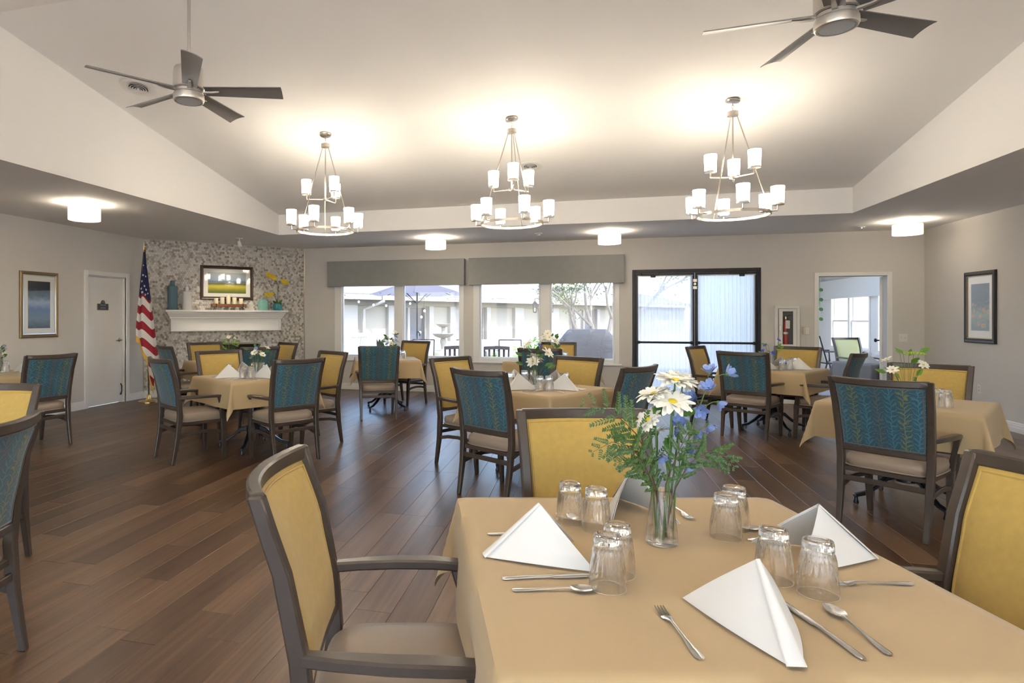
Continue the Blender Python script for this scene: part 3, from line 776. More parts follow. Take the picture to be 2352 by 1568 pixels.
def diffuser(u_, w_, lab, rad):
    t = thing('air_diffuser', lab, 'air vent', (u_, w_, vault_z(w_)-.001), 0, 'round ceiling air diffusers')
    sl = math.atan((RZ-TZ)/(TW1-RW)); t.rotation_euler = (-sl, 0, 0)
    MB().lathe([(rad*.55, -.004), (rad*.8, -.012), (rad, -.006), (rad, 0)], 36, cap=False).build('flange', 'white_plastic', t)
    for k in range(4):
        r_ = rad*(.14+.13*k); MB().lathe([(r_, -.012-.004*(3-k)), (r_+rad*.07, -.020-.004*(3-k)), (r_+rad*.075, -.018-.004*(3-k)), (r_+.002, -.008-.004*(3-k))], 30, cap=False).build('cone_ring', 'white_plastic', t)
    MB().lathe([(.001, -.002), (rad*.6, -.002), (rad*.6, 0), (.001, 0)], 30).build('throat', 'black', t)
    MB().lathe([(.001, -.03), (rad*.09, -.028), (rad*.05, -.01)], 16).build('centre_cap', 'white_plastic', t)
diffuser(-4.28, 5.18, 'round white air diffuser in the sloped ceiling behind the left fan', .17)
diffuser(-.606, 7.74, 'round white air diffuser in the sloped ceiling behind the middle chandelier', .15)
t = thing('smoke_detector', 'small white smoke detector on the soffit between two drum lights', 'smoke detector', (-.65, 9.94, ZC))
MB().lathe([(.001, 0), (.062, 0), (.060, -.015), (.035, -.022)], 24).build('base', 'white_plastic', t)
MB().lathe([(.032, -.02), (.030, -.034), (.022, -.045), (.001, -.048)], 20).build('sensor', 'white_plastic', t)
t = thing('sprinkler_head', 'tiny white sprinkler plate on the soffit near the sunroom doorway', 'sprinkler', (4.05, 10.5, ZC))
MB().lathe([(.001, 0), (.045, 0), (.042, -.008), (.02, -.012)], 20).build('plate', 'white_plastic', t); MB().lathe([(.014, -.01), (.012, -.025), (.001, -.028)], 14).build('cap', 'nickel', t)
t = thing('spot_light', 'small white adjustable spotlight on the soffit in front of the mosaic wall', 'spotlight', (-5.63, 9.28, ZC))
MB().lathe([(.001, 0), (.058, 0), (.056, -.012), (.01, -.016)], 24).build('base', 'white_plastic', t)
MB().lathe([(.007, -.014), (.007, -.05)], 10).build('arm', 'white_plastic', t)
m = MB().lathe([(.015, .05), (.030, .035), (.033, -.05), (.028, -.052), (.026, -.03), (.001, -.03)], 20); m.xf(Matrix.Rotation(R(-18), 4, 'Y')); m.build('lamp_head', 'white_plastic', t, (0, 0, -.10))
sl_ = bpy.data.lights.new('spot_beam', 'SPOT'); sl_.energy = 26; sl_.color = LAMP; sl_.spot_size = R(70); sl_.spot_blend = .7; sl_.shadow_soft_size = .03
so = bpy.data.objects.new('spot_beam', sl_); COL.objects.link(so); so.parent = t; so.location = (-.02, .03, -.165)
so.rotation_euler = Vector((chp(1.4, 0, 0)[0]+5.63, chp(1.4, 0, 0)[1]-9.28, -1.15)).to_track_quat('-Z', 'Y').to_euler()

# ================================================================== CHAIRS
def se_ring(a, b, z, n=36, e=5.0, cx=0, cy=0, crown=0):
    out = []
    for j in range(n):
        t = 2*PI*j/n; c, s = math.cos(t), math.sin(t)
        out.append((cx+a*math.copysign(abs(c)**(2/e), c), cy+b*math.copysign(abs(s)**(2/e), s), z))
    return out
CHH = .975
def post_y(z):
    pts = [(0, -.285), (.25, -.240), (.45, -.222), (.60, -.232), (.80, -.268), (1.0, -.330)]
    for (z0, y0), (z1, y1) in zip(pts, pts[1:]):
        if z <= z1:
            t = (z-z0)/(z1-z0); t2 = t*t*(3-2*t)*.25+t*.75; return y0+(y1-y0)*t2
    return pts[-1][1]
def post_x(z): return .236+.028*(z/.975)**1.5
def sag(z): return .012+.050*max(0, (z-.5)/.475)

def make_chair(front='yellow', back='leaf_fabric', seatm='vinyl', woodm='wood', crest=True):
    t = thing('dining_armchair', '', 'chair')
    # seat
    m = MB(); m.loft([se_ring(.232, .222, .388, cy=.005), se_ring(.242, .232, .398, cy=.005), se_ring(.246, .236, .430, cy=.005), se_ring(.242, .231, .455, cy=.005), se_ring(.225, .214, .470, cy=.005), se_ring(.18, .17, .479, cy=.005, e=3.5), se_ring(.10, .09, .483, cy=.005, e=2.5), se_ring(.02, .02, .484, cy=.005, e=2)])
    st = m.build('seat', seatm, t, smooth=60)
    MB().tube(se_ring(.246, .236, .396, 44, cy=.005), .0055, 6, close=True).build('piping', seatm, st)
    m = MB(); m.b(-.238, .238, -.232, -.205, .358, .388); m.b(-.238, .238, .205, .232, .358, .388); m.b(-.240, -.213, -.21, .21, .358, .388); m.b(.213, .240, -.21, .21, .358, .388)
    m.build('seat_frame', woodm, t, bevel=.003)
    for s in (-1, 1):
        zs = [0, .12, .25, .38, .45, .53, .62, .72, .82, .92, 1.0]
        pts = [(s*post_x(z), post_y(z), z) for z in zs]
        szs = [(.030+.010*min(1, z/.35), .032+.016*min(1, z/.35)-.012*max(0, (z-.5)/.475)) for z in zs]
        MB().rects(pts, szs).build('rear_post', woodm, t, bevel=.005)
        MB().rects([(s*.224, .226, 0), (s*.230, .216, .20), (s*.232, .212, .36), (s*.232, .212, .388)], [(.030, .032), (.040, .042), (.044, .046), (.044, .046)]).build('front_leg', woodm, t, bevel=.004)
        MB().rects([(s*.236, .205, .385), (s*.250, .195, .47), (s*.268, .178, .55), (s*.280, .165, .612)], [(.034, .050), (.030, .044), (.030, .046), (.034, .060)]).build('arm_post', woodm, t, bevel=.005)
        MB().rects([(s*.252, -.245, .628), (s*.270, -.15, .630), (s*.284, -.03, .630), (s*.286, .08, .628), (s*.282, .16, .622), (s*.276, .225, .614)], [(.030, .032), (.042, .030), (.050, .030), (.052, .030), (.046, .028), (.030, .022)], 'xz').build('armrest', woodm, t, bevel=.006)
        MB().rects([(s*.236, -.225, .255), (s*.236, -.12, .278), (s*.234, 0, .286), (s*.233, .12, .278), (s*.231, .205, .258)], [(.020, .032)]*5, 'xz').build('side_stretcher', woodm, t, bevel=.003)
    MB().rects([(-.235, -.238, .312), (.235, -.238, .312)], [(.020, .034)]*2, 'yz').build('rear_stretcher', woodm, t, bevel=.003)
    # crest and lower rail follow the curve of the back
    for nm, z, h, dp in ((('crest_rail', .980, .044, .036),) if crest else ())+(('lower_rail', .520, .040, .034),):
        pts = []; szs = []
        for i in range(13):
            k = -1+i/6; xx = k*post_x(z)
            pts.append((xx, post_y(z)-sag(z)*(1-k*k), z+(.006*k*k-.003 if nm[0] == 'c' else 0))); szs.append((dp, h))
        MB().rects(pts, szs, 'yz').build(nm, woodm, t, bevel=.006)
    # upholstered back: yellow front pad, patterned rear panel
    za, zb = .535, (.962 if crest else 1.008); n1, n2 = 14, 14
    def panel(side):
        def fn(u_, v_):
            zl = za if side < 0 else .500
            z = zl+v_*(zb-zl); xi = post_x(min(z, 1.0))-(.016 if crest else -.004); k = 2*u_-1; x = k*xi
            y = post_y(min(z, 1.0))-sag(z)*(1-(x/post_x(min(z, 1.0)))**2)
            e = min(1, 8*min(u_, 1-u_), 8*min(v_, 1-v_)); e = math.sin(e*PI/2)
            bul = (1-k**4)*(1-(2*v_-1)**4)
            off = (.004+.014*e+.012*bul) if side > 0 else -(.006+.010*e)
            return (x, y+off, z)
        return fn
    uvf = lambda u_, v_: (((u_-.5)*.48, v_*.40))
    m = MB().grid(panel(1), n1, n2); f_ = m.build('back_pad', front, t, smooth=60)
    m = MB().grid(panel(-1), n1, n2, uvfn=uvf, flip=True); r_ = m.build('rear_panel', back, t, smooth=60)
    for fn, mt, par, sg in ((panel(1), front, f_, .012), (panel(-1), back, r_, -.011)):
        e = .03; q = []
        for i in range(12): q.append((e+(1-2*e)*i/12, e))
        for i in range(12): q.append((1-e, e+(1-2*e)*i/12))
        for i in range(12): q.append((1-e-(1-2*e)*i/12, 1-e))
        for i in range(12): q.append((e, 1-e-(1-2*e)*i/12))
        MB().tube([fn(*a) for a in q], .0042, 6, close=True).build('piping', mt, par)
    return t
CH = Proto(make_chair())
CHP = Proto(make_chair(crest=False))
GC = 'dining armchairs round the tables'
def chair(top, rot, lab, proto=CH, dz=0):
    r_ = R(rot); bx, by = math.sin(r_), -math.cos(r_)
    return proto.place((top[0]-bx*.33, top[1]-by*.33, 0), r_, lab, GC)
CHAIRS = [
 ((-0.770, 1.481), 285, 'armchair drawn up to the front table, seen from its side with mustard back pad'),
 ((0.008, 2.714), 195, 'armchair facing the viewer across the front table behind the daisies'),
 ((1.209, 1.939), 105, 'armchair cut off by the right edge, beside the front table'),
 ((1.845, 4.55), -40, 'large patterned armchair back right of centre, in front of the lime-bloom table'),
 ((2.84, 6.08), 147, 'mustard armchair on the far side of the lime-bloom table'),
 ((-.755, 4.58), -33, 'patterned armchair back at the centre, just behind the front table'),
 ((-1.24, 5.90), 237, 'mustard armchair half hidden behind the patterned chair at the centre'),
 ((-.02, 6.29), 147, 'mustard armchair beyond the centre table, below the grill window'),
 ((.47, 5.26), 57, 'patterned armchair seen edge-on right of the centre table, left of the dark doors'),
 ((-2.58, 5.32), 57, 'patterned armchair back on the right of the table nearest the flag'),
 ((-3.93, 5.04), -33, 'patterned armchair on the left of the table nearest the flag, seat in view'),
 ((-4.13, 6.35), 237, 'mustard armchair on the far side of the table nearest the flag'),
 ((-2.75, 6.53), 147, 'mustard armchair side-on below the left edge of the umbrella window'),
 ((-5.65, 8.31), 237, 'mustard armchair in front of the fireplace opening, left one'),
 ((-5.50, 7.16), -33, 'dim patterned armchair right behind the flag'),
 ((-4.10, 7.28), 57, 'patterned armchair below the mantel, behind the white and blue posy'),
 ((-4.36, 8.58), 147, 'mustard armchair at the right end of the mosaic wall'),
 ((-2.63, 9.75), 160, 'tan-looking armchair backlit by the umbrella window'),
 ((-.50, 7.85), -8, 'dark patterned armchair backlit by the grill window'),
 ((-.34, 9.82), 185, 'tan armchair against the sill of the grill window'),
 ((1.50, 8.93), 237, 'mustard armchair in front of the dark double doors'),
 ((1.78, 7.68), -33, 'patterned armchair back in front of the dark double doors'),
 ((2.80, 9.17), 147, 'mustard armchair below the fire extinguisher cabinet'),
 ((2.97, 7.77), 57, 'patterned armchair seen edge-on in front of the sunroom doorway'),
 ((-5.42, 5.25), 78, 'patterned armchair back beside the private dining door'),
 ((-3.36, 2.84), 195, 'mustard armchair cut off by the left edge, farther one'),
 ((-2.155, 1.83), 105, 'nearest patterned armchair, cut off by the left edge'),
]
for top, rot, lab in CHAIRS: chair(top, rot, lab)
chair((-2.62, 7.80), 22, 'pale blue armchair without a wooden top rail before the umbrella window', CHP)

# ================================================================== TABLES
def cloth_mesh(a, h, z, seed):
    rnd = random.Random(seed); ph = [rnd.random()*6 for _ in range(8)]
    N_ = 44; tot = a+h; rr = .018
    def fn(u_, v_):
        # concentrate samples near the edge of the top
        def m1(t):
            k = 2*t-1; s = math.copysign(1, k); k = abs(k)
            return s*(a*1.0*(k/.62) if k < .62 else a+h*((k-.62)/.38))
        x, y = m1(u_), m1(v_); px, py = max(0, abs(x)-a), max(0, abs(y)-a)
        sx, sy = math.copysign(1, x), math.copysign(1, y)
        if px == 0 and py == 0:
            return (x, y, z+.0012*math.sin(x*9+ph[0])*math.sin(y*8+ph[1]))
        if px > 0 and py > 0:
            r_ = math.hypot(px, py); th = math.atan2(py, px)
            fl = .05+.26*math.sin(2*th)**2; ang = th
        elif px > 0:
            r_ = px; q = max(0, (abs(y)/a-.55)/.45); fl = .05+.03*math.sin(y*11+ph[2 if sx > 0 else 3])*(1-q); ang = 0
        else:
            r_ = py; q = max(0, (abs(x)/a-.55)/.45); fl = .05+.03*math.sin(x*11+ph[4 if sy > 0 else 5])*(1-q); ang = PI/2
        # rounded turn over the table edge
        if r_ < rr*1.57:
            t_ = r_/rr; out = rr*math.sin(t_); dn = rr*(1-math.cos(t_))
        else:
            L_ = r_-rr*1.57; out = rr+L_*math.sin(fl); dn = rr+L_*math.cos(fl)
        bx = sx*min(abs(x), a); by = sy*min(abs(y), a)
        return (bx+sx*out*math.cos(ang), by+sy*out*math.sin(ang), z-dn)
    return MB().grid(fn, N_, N_).mesh('tablecloth', smooth=70)
def make_table(a):
    t = thing('pedestal_table', '', 'table')
    MB().b(-a+.012, a-.012, -a+.012, a-.012, .720, .760).build('table_top', 'wood', t, bevel=.006)
    MB().lathe([(.10, .715), (.10, .70), (.05, .69), (.042, .60), (.042, .32), (.055, .27), (.075, .22), (.075, .17), (.03, .155)], 24).build('column', 'chrome_black', t)
    for k in range(4):
        pts = [(.06, 0, .215), (.14, 0, .195), (.22, 0, .125), (.30, 0, .075), (.38, 0, .058)]
        lg = MB().rects(pts, [(.040, .050), (.038, .042), (.036, .036), (.034, .030), (.032, .026)], 'yz').build('base_leg', 'chrome_black', t, (0, 0, 0), R(45+90*k), bevel=.006)
        MB().lathe([(.016, .0), (.018, .01), (.012, .03), (.012, .05)], 12, (.365, 0, 0)).build('foot_glide', 'chrome_black', lg)
    return t
TA = Proto(make_table(.46)); TB_ = Proto(make_table(.535))
CLS = cloth_mesh(.462, .27, .764, 3); CLL = cloth_mesh(.537, .27, .764, 5)
for me in (CLS, CLL): me.materials.append(MT['cloth'])
TOP = .7650
TABLES = {  # centre, rotation, words that point to it
 'front':  ((.25, 1.735), 15, 'the front table'),
 'lime':   ((2.36, 5.36), 57, 'the lime-bloom table at the right'),
 'centre': ((-.37, 5.60), 57, 'the centre table'),
 'flag':   ((-3.38, 5.85), 57, 'the table nearest the flag'),
 'fire':   ((-4.90, 7.80), 57, 'the table by the fireplace'),
 'window': ((-2.86, 8.86), 22, 'the table under the umbrella window'),
 'grill':  ((-.42, 8.86), 57, 'the table under the grill window'),
 'doors':  ((2.30, 8.42), 57, 'the table before the double doors'),
 'left':   ((-6.30, 5.40), 65, 'the table at the left wall'),
 'edge':   ((-3.50, 1.92), 15, 'the table cut off by the left edge'),
}
for k, (c, rot, wd_) in TABLES.items():
    big = k == 'front'
    (TB_ if big else TA).place((*c, 0), R(rot), 'black-footed pedestal of ' + wd_, 'pedestal tables')
    tag(link('tablecloth', CLL if big else CLS, None, None, (*c, 0), R(rot)), 'tan tablecloth draped over ' + wd_, 'tablecloth', 'tan tablecloths')

# ------------------------------------------------------------------ table ware
def tumbler_mesh():
    n = 80; fl = 20
    out = [(.0425, 0, 0), (.0425, .004, 0), (.0415, .030, 0), (.0405, .045, .25), (.039, .060, .8), (.037, .080, 1), (.0345, .092, .8), (.0315, .098, 0), (.0325, .102, 0), (.0322, .116, .4), (.0305, .123, 0), (.024, .1255, 0), (.022, .122, 0), (.002, .121, 0)]
    inn = [(.002, .106, 0), (.026, .105, 0), (.0305, .098, 0), (.0335, .080, 0), (.037, .050, 0), (.0405, .004, 0), (.041, 0, 0)]
    rings = []
    for r_, z, w in out+inn:
        rings.append([((r_-w*.0019*(1-math.cos(fl*2*PI*j/n)))*math.cos(2*PI*j/n), (r_-w*.0019*(1-math.cos(fl*2*PI*j/n)))*math.sin(2*PI*j/n), z) for j in range(n)])
    return MB().loft(rings, close=True).mesh('tumbler', smooth=50)
TUM = tumbler_mesh(); TUM.materials.append(MT['tumbler'])

def napkin_mesh():
    """tent-folded napkin: tip at the origin, opening towards +y"""
    Fp = Vector((0, 0, .002)); A = Vector((0, .150, .138)); m = MB(); th = .0035
    def face(s, inset, z0):
        Q = Vector((s*.108, .268, .002)); F1 = Vector((s*.012, .004, .002)); A1 = Vector((s*.004, A.y, A.z-z0))
        def fn(u_, v_):
            # u from tip edge to opening edge, v up
            base = F1.lerp(Q, u_); top = A1; p = base.lerp(top, v_)
            nrm = Vector((s*.9, -.35, .3)).normalized()
            bow = math.sin(PI*u_)*(1-v_)*.012+math.sin(PI*min(1, v_))*.008*(u_-.3)
            return p + nrm*bow*s*s + Vector((-s*inset, 0, 0))*(1-v_)
        return fn
    for s in (-1, 1):
        for inset, z0 in ((0, 0), (.0055, .004)):
            fo = face(s, inset, z0); fi = face(s, inset+th*.8, z0+.003)
            o = len(m.v); n1, n2 = 10, 10
            m.grid(fo, n1, n2, flip=s < 0); o2 = len(m.v); m.grid(fi, n1, n2, flip=s > 0)
            brd = [i for i in range(n1+1)]+[(n1+1)*j+n1 for j in range(1, n2+1)]+[(n1+1)*n2+i for i in range(n1-1, -1, -1)]+[(n1+1)*j for j in range(n2-1, 0, -1)]
            for i in range(len(brd)):
                p, q = brd[i], brd[(i+1) % len(brd)]; m.f.append((o+p, o+q, o2+q, o2+p))
    # rounded fold joining the two faces along the ridge that runs from tip to peak
    ring = []
    for i in range(9):
        t = i/8; p = Vector((0, .004+(A.y-.004)*t, .002+(A.z-.002)*t)); w = .0135*(1-t)+.005
        ring.append([(p.x+w*math.cos(a), p.y-.006*math.sin(a)*(1-.3*t), p.z+.0035*math.sin(a)) for a in [k*PI/6 for k in range(7)]])
    o = len(m.v)
    for r_ in ring: m.v += r_
    for i in range(8):
        for j in range(6): a = o+i*7+j; m.f.append((a, a+1, a+8, a+7))
    return m.mesh('napkin', smooth=50)
NAP = napkin_mesh(); NAP.materials.append(MT['napkin'])

def flat_ware(kind):
    """lies along +y, handle end at the origin side (y<0), about 20 cm"""
    m = MB()
    def strip(prof, th=.0022):
        rings = []
        for y, w, z in prof: rings.append([(-w, y, z), (-w*.6, y, z+th*.8), (0, y, z+th), (w*.6, y, z+th*.8), (w, y, z), (0, y, z-.0004)])
        m.loft(rings)
    if kind == 'knife':
        strip([(-.120, .0045, .001), (-.112, .0085, .001), (-.09, .0085, .002), (-.04, .0062, .003), (.0, .0058, .003), (.008, .0085, .002), (.04, .0098, .002), (.085, .0092, .002), (.108, .006, .0015), (.118, .0015, .001)], .003)
    elif kind == 'fork':
        strip([(-.105, .004, .001), (-.098, .0095, .001), (-.075, .0088, .0015), (-.04, .0048, .003), (.0, .0032, .005), (.025, .0036, .006), (.035, .0085, .005), (.048, .0118, .002), (.056, .0120, .0012)])
        for k in range(4):
            x = -.0093+.0062*k
            m.rects([(x, .055, .0012), (x, .075, .0022), (x, .095, .0062)], [(.0036, .0018), (.0032, .0016), (.0016, .0012)], 'xz')
    else:
        strip([(-.100, .004, .001), (-.093, .009, .001), (-.07, .0082, .0015), (-.035, .0045, .003), (.0, .0032, .0055), (.028, .0036, .0072), (.036, .006, .0068)])
        def bowl(o):
            def fn(u_, v_):
                y = .034+u_*.058; t = u_; w = .0185*math.sin(PI*min(1, .12+.88*t)**.8)**.8 if t < 1 else .0
                w = .0185*(math.sin(PI*(.10+.84*t)))**.65
                k = 2*v_-1; dip = .0068*math.sin(PI*min(1, max(0, t)))*(1-k*k)
                return (k*w, y, .0078-dip+o)
            return fn
        o1 = len(m.v); m.grid(bowl(0), 10, 8); o2 = len(m.v); m.grid(bowl(-.0012), 10, 8, flip=True)
        n1, n2 = 11, 9; brd = [i for i in range(n1)]+[n1*j+n1-1 for j in range(1, n2)]+[n1*(n2-1)+i for i in range(n1-2, -1, -1)]+[n1*j for j in range(n2-2, 0, -1)]
        for i in range(len(brd)): p, q = brd[i], brd[(i+1) % len(brd)]; m.f.append((o1+p, o1+q, o2+q, o2+p))
    me = m.mesh(kind, smooth=50); me.materials.append(MT['steel']); return me
FW = {k: flat_ware(k) for k in ('knife', 'fork', 'spoon')}

def on_table(key, name, me, x, y, rot, lab, cat, grp):
    c, tr, _ = TABLES[key]; a = R(tr); u_ = c[0]+x*math.cos(a)-y*math.sin(a); w_ = c[1]+x*math.sin(a)+y*math.cos(a)
    o = link(name, me, None, None, (u_, w_, TOP+.001), a+R(rot)); return tag(o, lab, cat, grp)
# front table: exact spots
SIDE = {0: 'the near place', 90: 'the right-hand place', 180: 'the far place', 270: 'the left-hand place'}
def setting(key, side, r_=.515, parts='nfks', wd_=None, s=1.0):
    """side 0: diner at -y, 90: at +x, 180: at +y, 270: at -x"""
    a = R(side); T_ = TABLES[key][2]; w = wd_ or (SIDE[side] + ' of ' + T_)
    def L(x, y): return (x*math.cos(a)-y*math.sin(a), x*math.sin(a)+y*math.cos(a))
    if 'n' in parts: on_table(key, 'folded_napkin', NAP, *L(-.005, -r_), side-(4 if side == 0 else 0), 'tent-folded white napkin at ' + w, 'napkin', 'tent-folded napkins')
    if 'f' in parts: on_table(key, 'dinner_fork', FW['fork'], *L(-.165*s, -r_+.135), side, 'steel fork at ' + w, 'fork', 'forks laid on the tables')
    if 'k' in parts: on_table(key, 'table_knife', FW['knife'], *L(.128*s, -r_+.150), side+4, 'steel knife at ' + w, 'knife', 'knives laid on the tables')
    if 's' in parts: on_table(key, 'teaspoon', FW['spoon'], *L(.200*s, -r_+.145), side-2, 'steel spoon at ' + w, 'spoon', 'spoons laid on the tables')
for sd_ in (0, 90, 180, 270): setting('front', sd_)
for i, (x, y, lab) in enumerate(((-.219, .268, 'upturned fluted glass tumbler at the far left of the front table'), (-.156, .207, 'upturned tumbler between the far-left tumbler and the flower vase'),
    (-.197, -.109, 'upturned tumbler right behind the one beside the left napkin'), (-.244, -.182, 'upturned tumbler nearest the left knife and spoon, front of its pair'),
    (.198, .142, 'upturned tumbler just right of the vase, front of its pair'), (.261, .218, 'upturned tumbler at the far right, rear of its pair beyond the vase'),
    (.169, -.142, 'upturned tumbler between the near napkin and the right napkin'), (.228, -.215, 'upturned tumbler before the right napkin, nearest the right fork'))):
    on_table('front', 'glass_tumbler', TUM, x, y, i*17, lab, 'glass', 'upturned tumblers')

for key, sides, gl in (('lime', (180,), ((-.175, -.245), (-.12, -.20), (-.2, .17), (-.13, .22))), ('centre', (0, 90, 180, 270), ((-.20, -.17), (-.14, -.22), (.16, -.18), (.23, -.13), (.2, .2), (.14, .26), (-.2, .16), (-.14, .22))),
    ('flag', (0, 90, 180, 270), ((-.20, -.17), (-.14, -.22), (.16, -.18), (.23, -.13), (.2, .2), (.14, .26), (-.2, .16))), ('fire', (270, 180), ((-.20, -.17), (-.14, -.22), (-.2, .16), (-.14, .22), (.16, .18))),
    ('window', (), ((.17, -.05), (.25, -.12), (.2, .06))), ('grill', (), ((.30, -.05), (.24, .06))), ('doors', (0, 90, 270), ((-.20, -.17), (-.14, -.22), (.16, -.18), (.23, -.13), (.2, .2), (.14, .26), (-.2, .16))), ('left', (90,), ((.20, -.20), (.26, -.12), (.1, .15)))):
    T_ = TABLES[key][2]
    PLACE = {0: 'the near-right place of ', 90: 'the far-right place of ', 180: 'the far-left place of ', 270: 'the near-left place of '}
    for sd_ in sides: setting(key, sd_, .425, 'nfks' if key in ('centre', 'flag', 'doors') else 'n', PLACE[sd_] + T_, .95)
    made = [on_table(key, 'glass_tumbler', TUM, x, y, i*23, 'x', 'glass', 'upturned tumblers on ' + T_) for i, (x, y) in enumerate(gl)]
    made.sort(key=lambda o: proj_px(o.location.x, o.location.y, .8)[0])
    ORD = ['leftmost', 'second', 'third', 'fourth', 'fifth', 'sixth', 'seventh', 'eighth']
    for i, o in enumerate(made):
        o['label'] = ('leftmost upturned tumbler on ' if i == 0 else ('rightmost upturned tumbler on ' if i == len(made)-1 else ORD[i]+' upturned tumbler from the left on ')) + T_

# ================================================================== FLOWERS
VASE = [(.034, 0), (.043, .002), (.0435, .010), (.040, .045), (.034, .09), (.029, .128), (.0285, .150), (.0275, .1505), (.0265, .148), (.027, .128), (.032, .09), (.038, .045), (.041, .012), (.036, .009), (.001, .008)]
vm = MB().lathe([(.001, 0)]+VASE, 32, cap=False).mesh('vase', smooth=50); vm.materials.append(MT['tumbler'])
wm = MB().lathe([(.001, .0095), (.0375, .0095), (.0405, .014), (.0385, .036), (.0378, .042), (.001, .042)], 32, cap=False).mesh('water', smooth=40); wm.materials.append(MT['water'])
def vase(key, x, y, lab, s=1):
    c, tr, _ = TABLES[key]; a = R(tr); u_ = c[0]+x*math.cos(a)-y*math.sin(a); w_ = c[1]+x*math.sin(a)+y*math.cos(a)
    t = thing('bud_vase', lab, 'vase', (u_, w_, TOP+.001), R(15), 'glass bud vases')
    link('glass_body', vm, None, t); link('water', wm, None, t); t.scale = (s, s, s); return (u_, w_)
def bez(p0, p1, p2, n=10):
    p0, p1, p2 = Vector(p0), Vector(p1), Vector(p2)
    return [p0*(1-t)**2+p1*2*t*(1-t)+p2*t*t for t in [i/n for i in range(n+1)]]
def basis(nrm):
    n_ = Vector(nrm).normalized(); return n_.to_track_quat('Z', 'Y').to_matrix()
def petal(m, Mx, o, ang, L, W, lift, curl, n=5, rnd=0):
    ca, sa = math.cos(ang), math.sin(ang)
    def fn(u_, v_):
        k = 2*v_-1; w = W*math.sin(PI*min(1, .10+.83*u_))**.7; r_ = .12*L+u_*L*.88
        z = lift*u_*L+curl*u_*u_*L+.10*W*k*k
        x, y = r_, k*w/2
        return Mx @ Vector((x*ca-y*sa, x*sa+y*ca, z)) + Vector(o)
    m.grid(fn, n, 2)
VX = (-.004, .099)
vu, vw = vase('front', *VX, 'clear flared glass vase with an inch of water on the front table')
def fthing(name, lab, cat, grp=None): return thing(name, lab, cat, (vu, vw, TOP+.001), R(15), grp)
S_ = 1.706/1400
def L3(px, py, y=0): return Vector(((px-1519.6)*S_, y, (1247-py)*S_+.002))
def daisy(px, py, y, nrm, rad, foot, lab, n=22):
    rad *= 1.08
    t = fthing('daisy', lab, 'flower', 'white daisies in the vase'); c = L3(px, py, y); nv = Vector(nrm).normalized(); Mx = basis(nrm)
    pts = bez(foot, (foot[0]*.3+c.x*.55, foot[1]*.3+y*.5, .16), c-nv*.006, 12); MB().tube(pts, .0026, 7).build('stem', 'stem', t)
    m = MB(); rn = random.Random(px)
    for k in range(n):
        petal(m, Mx, c, 2*PI*k/n+rn.uniform(-.06, .06), rad*rn.uniform(.9, 1.08), rad*.36, rn.uniform(.20, .50), rn.uniform(-.45, -.2))
    for k in range(n-7): petal(m, Mx, c+nv*.002, 2*PI*k/(n-7)+.1, rad*.78*rn.uniform(.9, 1.05), rad*.30, rn.uniform(.25, .5), -.15)
    m.build('petals', 'petal', t, smooth=60)
    MB().lathe([(rad*.20, -.001), (rad*.25, .002), (rad*.20, .006), (rad*.08, .008), (.0005, .0085)], 16, M=Mx).build('flower_centre', 'eye', t, c)
    MB().lathe([(.003, -.008), (rad*.22, -.002), (rad*.26, .001)], 14, M=Mx, cap=False).build('calyx', 'leaf', t, c)
daisy(1549, 876, -.005, (.05, -.25, .95), .052, (.005, 0, .012), 'highest broad white daisy at the top of the front bouquet')
daisy(1578, 880, .025, (.45, .25, .85), .046, (.01, .01, .012), 'white daisy turned away behind the highest daisy of the front bouquet')
daisy(1532, 922, -.035, (-.02, -.45, .85), .055, (.0, -.006, .012), 'largest white daisy facing the viewer with drooping petals in the front bouquet')
daisy(1502, 908, .0, (-.35, -.05, .93), .047, (-.004, .004, .012), 'white daisy at the left shoulder of the front bouquet')
daisy(1486, 965, -.01, (-.75, -.25, .62), .040, (-.015, 0, .014), 'small white daisy turned left, lower in the front bouquet')
daisy(1516, 1001, .03, (-.35, .3, .85), .036, (-.008, .012, .014), 'half-hidden white daisy low at the back of the front bouquet')
